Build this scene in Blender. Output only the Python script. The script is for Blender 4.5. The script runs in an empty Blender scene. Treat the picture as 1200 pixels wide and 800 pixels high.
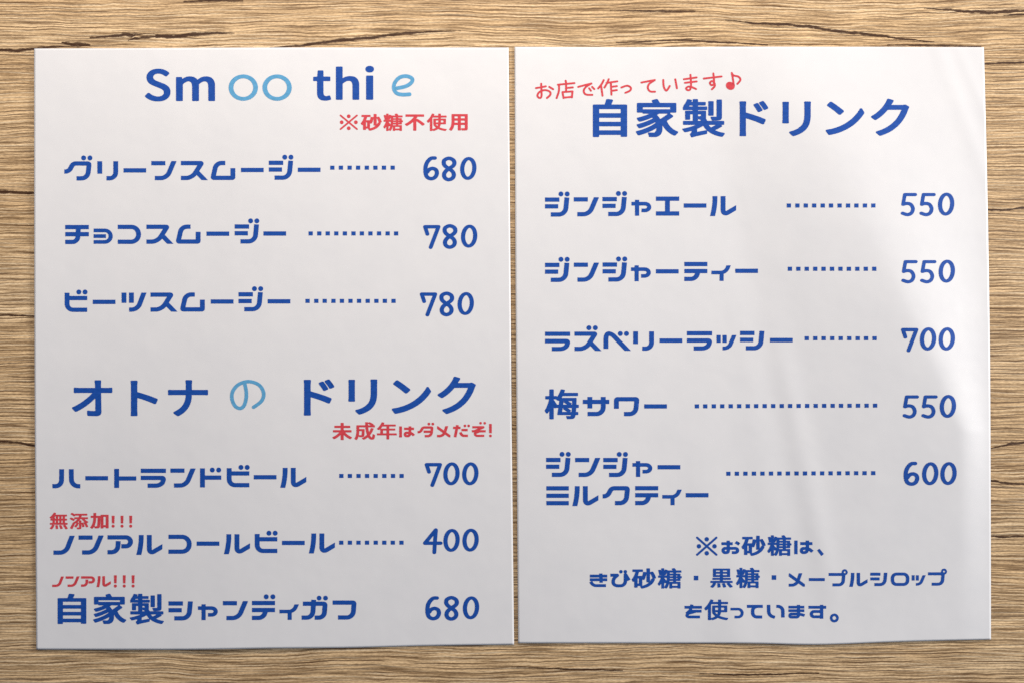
import bpy, bmesh, math, random
import numpy as np
from mathutils import Vector, Matrix
from mathutils.geometry import delaunay_2d_cdt

random.seed(7)
scene = bpy.context.scene
COL = scene.collection

# ------------------------------------------------------------------ camera
# The photograph is taken from straight above a table; one photo pixel on the
# tabletop is 0.378 mm (a sheet is about 21 cm wide).
K = 0.000378
F_PX = 866.0                       # focal length in photo pixels (26 mm equivalent phone lens)
CAM_H = F_PX * K
TILT = math.atan(0.0079)           # phone held not quite level
cam_data = bpy.data.cameras.new('camera')
cam_data.sensor_fit = 'HORIZONTAL'
cam_data.sensor_width = 36.0
cam_data.lens = 36.0 * F_PX / 1200.0
cam_data.clip_start = 0.01
cam_data.clip_end = 50.0
cam = bpy.data.objects.new('camera', cam_data)
COL.objects.link(cam)
cam.location = (0, 0, CAM_H)
cam.rotation_euler = (-TILT, 0, 0)
scene.camera = cam

def at(px, py, z=0.0):
    """Point of the place at height z that measures (px, py) on the 1200 x 800 photograph."""
    u, v = (px - 600.0) / F_PX, -(py - 400.0) / F_PX
    c, s = math.cos(TILT), math.sin(TILT)
    dx, dy, dz = u, v * c - s, -c - v * s        # camera axes rotated by -TILT about X
    t = (CAM_H - z) / -dz
    return (dx * t, dy * t, z)

# ------------------------------------------------------------------ light
world = bpy.data.worlds.new('World')
scene.world = world
world.use_nodes = True
bg = world.node_tree.nodes['Background']
bg.inputs['Color'].default_value = (0.76, 0.90, 1.20, 1)
bg.inputs['Strength'].default_value = 0.145

def lamp(name, loc, aim, size, power, color, size_y=None):
    d = bpy.data.lights.new(name, 'AREA')
    d.energy = power
    d.color = color
    if size_y:
        d.shape = 'RECTANGLE'; d.size = size; d.size_y = size_y
    else:
        d.shape = 'DISK'; d.size = size
    o = bpy.data.objects.new(name, d)
    COL.objects.link(o)
    o.location = loc
    o.rotation_euler = (Vector(aim) - Vector(loc)).to_track_quat('-Z', 'Y').to_euler()
    return o

lamp('ceiling_lamp', (-0.05, 0.42, 0.35), (-0.03, 0.03, 0), 0.74, 2.97, (1.0, 0.895, 0.79), 0.10)
lamp('window_light', (1.5, 0.28, 0.54), (0.05, 0, 0), 0.5, 24.5, (1.0, 0.98, 0.96))

scene.cycles.use_denoising = False
scene.view_settings.view_transform = 'Standard'
scene.view_settings.look = 'None'
scene.view_settings.exposure = 0.0
scene.view_settings.gamma = 1.0
scene.view_settings.use_curve_mapping = False

# ------------------------------------------------------------------ materials
def new_mat(name):
    m = bpy.data.materials.new(name)
    m.use_nodes = True
    nt = m.node_tree
    return m, nt, nt.nodes['Principled BSDF']

def N(nt, kind, **kw):
    n = nt.nodes.new(kind)
    for k, v in kw.items():
        setattr(n, k, v)
    return n

def ramp(nt, src, stops):
    r = N(nt, 'ShaderNodeValToRGB')
    e = r.color_ramp.elements
    while len(e) < len(stops):
        e.new(0.5)
    for el, (p, c) in zip(e, stops):
        el.position = p
        el.color = (*c, 1) if len(c) == 3 else c
    nt.links.new(src, r.inputs['Fac'])
    return r.outputs['Color']

def math_(nt, op, a, b=None, clamp=False):
    m = N(nt, 'ShaderNodeMath', operation=op, use_clamp=clamp)
    for i, v in enumerate((a, b)):
        if v is None:
            continue
        if isinstance(v, (int, float)):
            m.inputs[i].default_value = v
        else:
            nt.links.new(v, m.inputs[i])
    return m.outputs[0]

def mix(nt, fac, a, b, mode='MIX'):
    m = N(nt, 'ShaderNodeMix', data_type='RGBA', blend_type=mode)
    for sock, v in ((0, fac), (6, a), (7, b)):
        if isinstance(v, (int, float)):
            m.inputs[sock].default_value = v
        elif isinstance(v, tuple):
            m.inputs[sock].default_value = (*v, 1)
        else:
            nt.links.new(v, m.inputs[sock])
    return m.outputs[2]

def noise(nt, vec, scale, detail=3.0, rough=0.55, dist=0.0):
    n = N(nt, 'ShaderNodeTexNoise')
    n.inputs['Scale'].default_value = scale
    n.inputs['Detail'].default_value = detail
    n.inputs['Roughness'].default_value = rough
    n.inputs['Distortion'].default_value = dist
    nt.links.new(vec, n.inputs['Vector'])
    return n.outputs['Fac']

def scaled(nt, vec, s, off=(0, 0, 0)):
    m = N(nt, 'ShaderNodeMapping')
    m.inputs['Scale'].default_value = s
    m.inputs['Location'].default_value = off
    nt.links.new(vec, m.inputs['Vector'])
    return m.outputs['Vector']

def wood_material():
    m, nt, b = new_mat('oak_laminate')
    L = nt.links
    tc = N(nt, 'ShaderNodeTexCoord').outputs['Object']
    # slow wander of the grain
    w1 = noise(nt, scaled(nt, tc, (9, 22, 1)), 1.0, 2.0)
    w2 = noise(nt, scaled(nt, tc, (60, 110, 1), (3, 1, 0)), 1.0, 3.0, 0.6)
    dy = math_(nt, 'ADD', math_(nt, 'MULTIPLY', math_(nt, 'SUBTRACT', w1, 0.5), 0.008),
               math_(nt, 'MULTIPLY', math_(nt, 'SUBTRACT', w2, 0.5), 0.0017))
    sep = N(nt, 'ShaderNodeSeparateXYZ'); L.new(tc, sep.inputs[0])
    com = N(nt, 'ShaderNodeCombineXYZ')
    L.new(sep.outputs[0], com.inputs[0])
    L.new(math_(nt, 'ADD', sep.outputs[1], dy), com.inputs[1])
    p = com.outputs[0]
    tone = noise(nt, scaled(nt, p, (3.5, 30, 1)), 1.0, 2.0, 0.5)
    base = ramp(nt, tone, [(0.30, (0.60, 0.400, 0.206)), (0.50, (0.68, 0.470, 0.254)), (0.70, (0.745, 0.538, 0.310))])
    # growth lines: lighter and darker fibres, broad then fine
    fib = noise(nt, scaled(nt, p, (13, 560, 1), (5, 2, 0)), 1.0, 3.0, 0.6)
    fibc = ramp(nt, fib, [(0.36, (0.78, 0.75, 0.72)), (0.50, (1.0, 1.0, 1.0)), (0.64, (1.20, 1.22, 1.25))])
    col = mix(nt, 0.9, base, fibc, 'MULTIPLY')
    fin = noise(nt, scaled(nt, p, (48, 1500, 1), (2, 6, 0)), 1.0, 2.0, 0.6)
    finc = ramp(nt, fin, [(0.38, (0.48, 0.43, 0.38)), (0.49, (1.0, 1.0, 1.0)), (0.62, (1.36, 1.38, 1.40))])
    col = mix(nt, 0.85, col, finc, 'MULTIPLY')
    # dense thin growth lines: bands across the grain, nudged and broken along their length
    py = math_(nt, 'ADD', sep.outputs[1], dy)
    def lines(per_m, wob, off, sharp, lo, hi):
        q = noise(nt, scaled(nt, p, (11, 95, 1), off), 1.0, 3.0, 0.6)
        ph = math_(nt, 'ADD', math_(nt, 'MULTIPLY', py, per_m * 2 * math.pi), math_(nt, 'MULTIPLY', q, wob))
        sn = math_(nt, 'POWER', math_(nt, 'ADD', math_(nt, 'MULTIPLY', math_(nt, 'SINE', ph), 0.5), 0.5), sharp)
        gt = ramp(nt, noise(nt, scaled(nt, p, (36, per_m * 1.1, 1), off[::-1]), 1.0, 2.0), [(lo, (0.04,) * 3), (hi, (1,) * 3)])
        return math_(nt, 'MULTIPLY', sn, gt)
    porf = math_(nt, 'MAXIMUM', lines(530, 13.0, (1.7, 9, 0), 6.5, 0.40, 0.56), lines(830, 19.0, (4.1, 3, 0), 5.0, 0.42, 0.58))
    lit = lines(640, 16.0, (7.3, 5, 0), 5.5, 0.41, 0.58)
    col = mix(nt, math_(nt, 'MULTIPLY', lit, 0.68), col, (0.90, 0.74, 0.51))
    porf = math_(nt, 'MULTIPLY', porf, 0.92)
    col = mix(nt, porf, col, (0.125, 0.060, 0.024))
    # short fine flecks
    fle = noise(nt, scaled(nt, tc, (600, 2200, 1)), 1.0, 2.0, 0.6)
    flec = ramp(nt, fle, [(0.36, (0.74, 0.72, 0.70)), (0.52, (1.0,) * 3), (0.66, (1.20,) * 3)])
    col = mix(nt, 0.8, col, flec, 'MULTIPLY')
    # dark cracks: the UV across a crack runs 0 (rim) .. 1 (heart); the plain board has 0
    uv = N(nt, 'ShaderNodeUVMap', uv_map='crack')
    su = N(nt, 'ShaderNodeSeparateXYZ'); L.new(uv.outputs[0], su.inputs[0])
    rag = noise(nt, scaled(nt, tc, (260, 900, 1), (2, 2, 0)), 1.0, 4.0, 0.7)
    crk = math_(nt, 'ADD', su.outputs[1], math_(nt, 'MULTIPLY', math_(nt, 'SUBTRACT', rag, 0.5), 1.5))
    crk = math_(nt, 'MULTIPLY', ramp(nt, crk, [(0.42, (0, 0, 0)), (0.72, (1, 1, 1))]), math_(nt, 'GREATER_THAN', su.outputs[1], 0.001))
    col = mix(nt, math_(nt, 'MULTIPLY', crk, 0.96), col, (0.050, 0.018, 0.007))
    L.new(col, b.inputs['Base Color'])
    b.inputs['Roughness'].default_value = 0.5
    b.inputs['Specular IOR Level'].default_value = 0.22
    bump = N(nt, 'ShaderNodeBump')
    bump.inputs['Strength'].default_value = 0.22
    bump.inputs['Distance'].default_value = 0.0004
    hgt = math_(nt, 'SUBTRACT', math_(nt, 'MULTIPLY', fib, 0.6), math_(nt, 'ADD', porf, math_(nt, 'MULTIPLY', crk, 0.8)))
    L.new(hgt, bump.inputs['Height'])
    L.new(bump.outputs[0], b.inputs['Normal'])
    return m

def paper_material():
    m, nt, b = new_mat('satin_paper')
    L = nt.links
    tc = N(nt, 'ShaderNodeTexCoord').outputs['Object']
    mott = noise(nt, scaled(nt, tc, (60, 60, 1)), 1.0, 4.0, 0.6)
    col = ramp(nt, mott, [(0.3, (0.825, 0.825, 0.835)), (0.7, (0.855, 0.852, 0.857))])
    L.new(col, b.inputs['Base Color'])
    rg = noise(nt, scaled(nt, tc, (22, 22, 1), (4, 0, 0)), 1.0, 3.0)
    rr = N(nt, 'ShaderNodeMapRange')
    rr.inputs['To Min'].default_value = 0.30
    rr.inputs['To Max'].default_value = 0.46
    L.new(rg, rr.inputs['Value'])
    L.new(rr.outputs[0], b.inputs['Roughness'])
    b.inputs['Specular IOR Level'].default_value = 0.55
    # faint cockle and tooth of printed paper
    c1 = noise(nt, scaled(nt, tc, (55, 55, 1), (7, 7, 0)), 1.0, 2.0)
    c2 = noise(nt, scaled(nt, tc, (1400, 1400, 1)), 1.0, 2.0)
    h = math_(nt, 'ADD', math_(nt, 'MULTIPLY', c1, 1.0), math_(nt, 'MULTIPLY', c2, 0.02))
    bump = N(nt, 'ShaderNodeBump')
    bump.inputs['Strength'].default_value = 0.14
    bump.inputs['Distance'].default_value = 0.0011
    L.new(h, bump.inputs['Height'])
    L.new(bump.outputs[0], b.inputs['Normal'])
    return m

def ink_material(name, color):
    m, nt, b = new_mat(name)
    L = nt.links
    tc = N(nt, 'ShaderNodeTexCoord').outputs['Object']
    v = noise(nt, scaled(nt, tc, (500, 900, 1)), 1.0, 3.0, 0.7)
    lo = tuple(c * 0.86 for c in color)
    hi = tuple(min(1, c * 1.10 + 0.008) for c in color)
    L.new(ramp(nt, v, [(0.3, lo), (0.7, hi)]), b.inputs['Base Color'])
    b.inputs['Roughness'].default_value = 0.6
    b.inputs['Specular IOR Level'].default_value = 0.2
    return m

WOOD = wood_material()
PAPER = paper_material()
BLUE = ink_material('blue_ink', (0.006, 0.076, 0.395))
RED = ink_material('red_ink', (0.70, 0.060, 0.078))
SKY_INK = ink_material('light_blue_ink', (0.115, 0.39, 0.66))

# ------------------------------------------------------------------ object helpers
def link_mesh(name, verts, faces, mat, parent=None, smooth=True):
    me = bpy.data.meshes.new(name)
    me.from_pydata(verts, [], faces)
    me.materials.append(mat)
    if smooth:
        me.polygons.foreach_set('use_smooth', [True] * len(me.polygons))
    me.update()
    o = bpy.data.objects.new(name, me)
    COL.objects.link(o)
    if parent:
        o.parent = parent
    return o

# ------------------------------------------------------------------ tabletop
# cracks in the board: (x, y, half width) along each, photo pixels on the tabletop
CRACKS = [
    [(105, 44.5, 1), (130, 43, 2), (150, 41, 3.2), (165, 42.5, 3.6), (185, 42.5, 2.8), (205, 43.5, 2.8), (225, 40.5, 3), (245, 39.5, 2.4), (275, 39, .5)],
    [(150, 47.5, .5), (160, 45.5, 2), (172, 44, 2), (182, 43, 1)],
    [(72, 50, 1), (80, 52, 3), (90, 52, 3.6), (100, 52.5, 2.4), (106, 53, .5)],
    [(-40, 60, 2.4), (0, 59.3, 2.6), (20, 59.5, 2.4), (40, 57.5, 2), (60, 55.5, 1.7), (82, 54.5, .6)],
    [(316, 56.5, .8), (350, 54, 1.8), (375, 50.5, 2.2), (400, 47.5, 2.8), (430, 45, 2.4), (460, 41, 2.3), (480, 39, 1.8), (510, 37.5, 1.2), (540, 36.3, .4)],
    [(850, 24, .4), (890, 28, 1.6), (920, 29, 2), (945, 31, 2.3), (975, 36, 2), (1000, 39, 2.2), (1030, 42, 1.6), (1060, 46, 1.3), (1095, 49.5, .5)],
    [(1083, 10, .5), (1110, 12, 1.3), (1135, 14, 2.3), (1165, 15, 2.5), (1200, 13.5, 2.8), (1240, 13, 2)],
    [(1176, 18.5, .6), (1190, 17.5, 1.4), (1210, 16.5, 1.2)],
    [(1120, 76, .6), (1155, 75, 1.4), (1180, 74, 1.6), (1230, 73, 1)],
    [(1140, 244, .8), (1162, 246, 1.6), (1176, 247, 1.6), (1200, 243.5, 1.3), (1225, 241, .5)],
    [(1160, 525, .6), (1175, 522, 1.3), (1187, 519, 2.6), (1200, 518, 1.8), (1225, 517, .5)],
    [(1150, 561, .8), (1163, 563, 1.4), (1180, 566, 1.9), (1205, 567, 1.2)],
    [(1158, 627, .8), (1175, 629, 1.5), (1200, 628, 1.4)],
    [(-30, 224, 2), (0, 225, 2.4), (20, 226, 2), (40, 226.5, 1.5), (70, 227, .6)],
    [(-30, 516, 1.2), (0, 517, 1.6), (20, 518, 1.6), (42, 522, 2.1), (62, 523.5, .8)],
    [(-20, 370, .8), (10, 369.5, 1.3), (50, 371, .8)],
    [(715, 12.5, .5), (770, 13.3, 1.5), (815, 13.5, .6)],
    [(722, 50, .6), (800, 47.5, 1.3), (850, 50, 1.4), (900, 53, .8)],
    [(1040, 53, .6), (1085, 53.5, 1.4), (1150, 55, .6)],
    [(215, 2, .6), (245, 1, 1.6), (285, 1.5, .6)],
    [(600, 781, .5), (690, 784, 1.3), (730, 785, .6)],
    [(820, 789, .5), (880, 790, 1.4), (960, 788, .6)],
]

def build_tabletop():
    X, Y, T = 1.1, 0.75, 0.022
    bm = bmesh.new()
    uvl = bm.loops.layers.uv.new('crack')
    bmesh.ops.create_cube(bm, size=1.0, matrix=Matrix.Translation((0, 0, -T / 2)) @ Matrix.Diagonal((2 * X, 2 * Y, T, 1)))
    bmesh.ops.bevel(bm, geom=list(bm.edges), offset=0.002, segments=2, affect='EDGES')
    for f in bm.faces:
        for l in f.loops:
            l[uvl].uv = (0, 0)
    for n, path in enumerate(CRACKS):
        z = 0.00004 + 0.000002 * n
        pts = []
        for (x0, y0, w0), (x1, y1, w1) in zip(path, path[1:]):
            k = max(2, int((x1 - x0) / 4))
            for i in range(k):
                t = i / k
                s = t * t * (3 - 2 * t)
                pts.append((x0 + (x1 - x0) * t, y0 + (y1 - y0) * s, w0 + (w1 - w0) * t))
        pts.append(path[-1])
        rows = []
        for x, y, w in pts:
            w = w * 1.15 + 0.2
            rows.append([bm.verts.new(at(x, y + d * w * 1.5, z)) for d in (1, 0, -1)])
        for r0, r1 in zip(rows, rows[1:]):
            for j in (0, 1):
                f = bm.faces.new((r0[j], r1[j], r1[j + 1], r0[j + 1]))
                for l in f.loops:
                    heart = l.vert in (r0[1], r1[1])
                    l[uvl].uv = (0, 1.0 if heart else 0.002)
    me = bpy.data.meshes.new('tabletop')
    bm.to_mesh(me); bm.free()
    me.materials.append(WOOD)
    o = bpy.data.objects.new('tabletop', me)
    COL.objects.link(o)
    o['kind'] = 'structure'
    o['label'] = 'light brown oak grained tabletop with dark cracks under the sheets'
    return o

build_tabletop()

# ------------------------------------------------------------------ sheets of paper
def gauss_ridge(px, py, a, b, width, amp):
    """A soft fold running from a to b (photo pixels): height falls off across it."""
    ax, ay = a; bx, by = b
    dx, dy = bx - ax, by - ay
    L2 = dx * dx + dy * dy
    t = ((px - ax) * dx + (py - ay) * dy) / L2
    d = ((px - ax) * dy - (py - ay) * dx) / math.sqrt(L2)
    e = 1.0 if 0 <= t <= 1 else math.exp(-(min(abs(t), abs(t - 1)) * math.sqrt(L2) / 90.0) ** 2)
    return amp * e * math.exp(-(d / width) ** 2)

BASE = 0.0004
def height_left(px, py):
    h = BASE + 0.00025 * (1 + math.sin(px / 83.0 + py / 170.0))
    h += 0.0004 * max(0.0, (py - 690) / 70.0) ** 2 * (0.55 + 0.45 * math.cos((px - 190) / 75.0))
    h += 0.0003 * max(0.0, (70 - (px - 40)) / 70.0) ** 2
    h += gauss_ridge(px, py, (330, 40), (250, 800), 120, 0.0006)
    return h

def soft_ramp(u, w, r):
    """0 left of -w, 1 right of w, straight in between; the right shoulder is rounder."""
    def pos(x, k):
        return 0.5 * (x + math.sqrt(x * x + k * k))
    return (pos(u + w, r) - pos(u - w, r * 2.2)) / (2 * w)

def height_right(px, py):
    h = BASE + 0.0002 * (1 + math.sin(px / 61.0 - py / 240.0))
    # one long buckle: the sheet rises across a slanting band and sinks again to its right edge
    t = (py - 60) / 640.0
    mid = 858 + 265 * t - 30 * t * t
    half = 50 + 68 * t
    along = math.exp(-((t - 0.36) / 0.50) ** 2)
    right = max(0.0, min(1.0, (1165 - px) / max(40.0, 1165 - mid - half)))
    h += 0.074 * 2 * half * K * along * soft_ramp(px - mid, half, 13) * (0.25 + 0.75 * right * right * (3 - 2 * right))
    h += gauss_ridge(px, py, (926, 470), (956, 610), 15, 0.00042)
    h += gauss_ridge(px, py, (880, 440), (905, 600), 22, 0.00016)
    h += gauss_ridge(px, py, (845, 650), (865, 760), 26, 0.00030)
    h += gauss_ridge(px, py, (1110, 85), (1145, 180), 9, 0.00014)
    h += gauss_ridge(px, py, (1128, 70), (1150, 120), 7, 0.00012)
    h += gauss_ridge(px, py, (620, 440), (790, 240), 80, 0.0005)
    h += 0.0006 * max(0.0, (py - 690) / 65.0) ** 2 * math.exp(-((px - 960) / 90.0) ** 2)
    return h

def lerp_path(path, t):
    """Point at parameter t of a smooth edge given as equally weighted points."""
    n = len(path) - 1
    i = min(int(t * n), n - 1)
    f = t * n - i
    p = [path[max(0, i - 1)], path[i], path[i + 1], path[min(n, i + 2)]]
    return tuple(0.5 * (2 * p[1][k] + (p[2][k] - p[0][k]) * f + (2 * p[0][k] - 5 * p[1][k] + 4 * p[2][k] - p[3][k]) * f * f
                        + (3 * p[1][k] - p[0][k] - 3 * p[2][k] + p[3][k]) * f ** 3) for k in (0, 1))

def build_sheet(name, top, bottom, left, right, height):
    NX, NY = 140, 176
    TH = 0.00013
    def surf(s, t):
        T, B = lerp_path(top, s), lerp_path(bottom, s)
        Lf, R = lerp_path(left, t), lerp_path(right, t)
        c = [top[0], top[-1], bottom[0], bottom[-1]]
        out = []
        for k in (0, 1):
            out.append((1 - t) * T[k] + t * B[k] + (1 - s) * Lf[k] + s * R[k]
                       - ((1 - s) * (1 - t) * c[0][k] + s * (1 - t) * c[1][k] + (1 - s) * t * c[2][k] + s * t * c[3][k]))
        return out
    up, lo = [], []
    for j in range(NY + 1):
        for i in range(NX + 1):
            x, y = surf(i / NX, j / NY)
            z = height(x, y)
            p = at(x, y, z)
            up.append(p)
            lo.append((p[0], p[1], z - TH))
    W = NX + 1
    off = len(up)
    faces = []
    for j in range(NY):
        for i in range(NX):
            a = j * W + i
            faces.append((a, a + W, a + W + 1, a + 1))
            faces.append((off + a, off + a + 1, off + a + W + 1, off + a + W))
    rim = [i for i in range(W)] + [j * W + NX for j in range(1, NY + 1)] + [NY * W + i for i in range(NX - 1, -1, -1)] + [j * W for j in range(NY - 1, 0, -1)]
    for a, b in zip(rim, rim[1:] + rim[:1]):
        faces.append((a, b, off + b, off + a))
    o = link_mesh(name, up + lo, faces, PAPER)
    me = o.data
    nq = NX * NY * 2
    me.polygons.foreach_set('use_smooth', [k < nq for k in range(len(me.polygons))])
    me.update()
    return o

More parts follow.
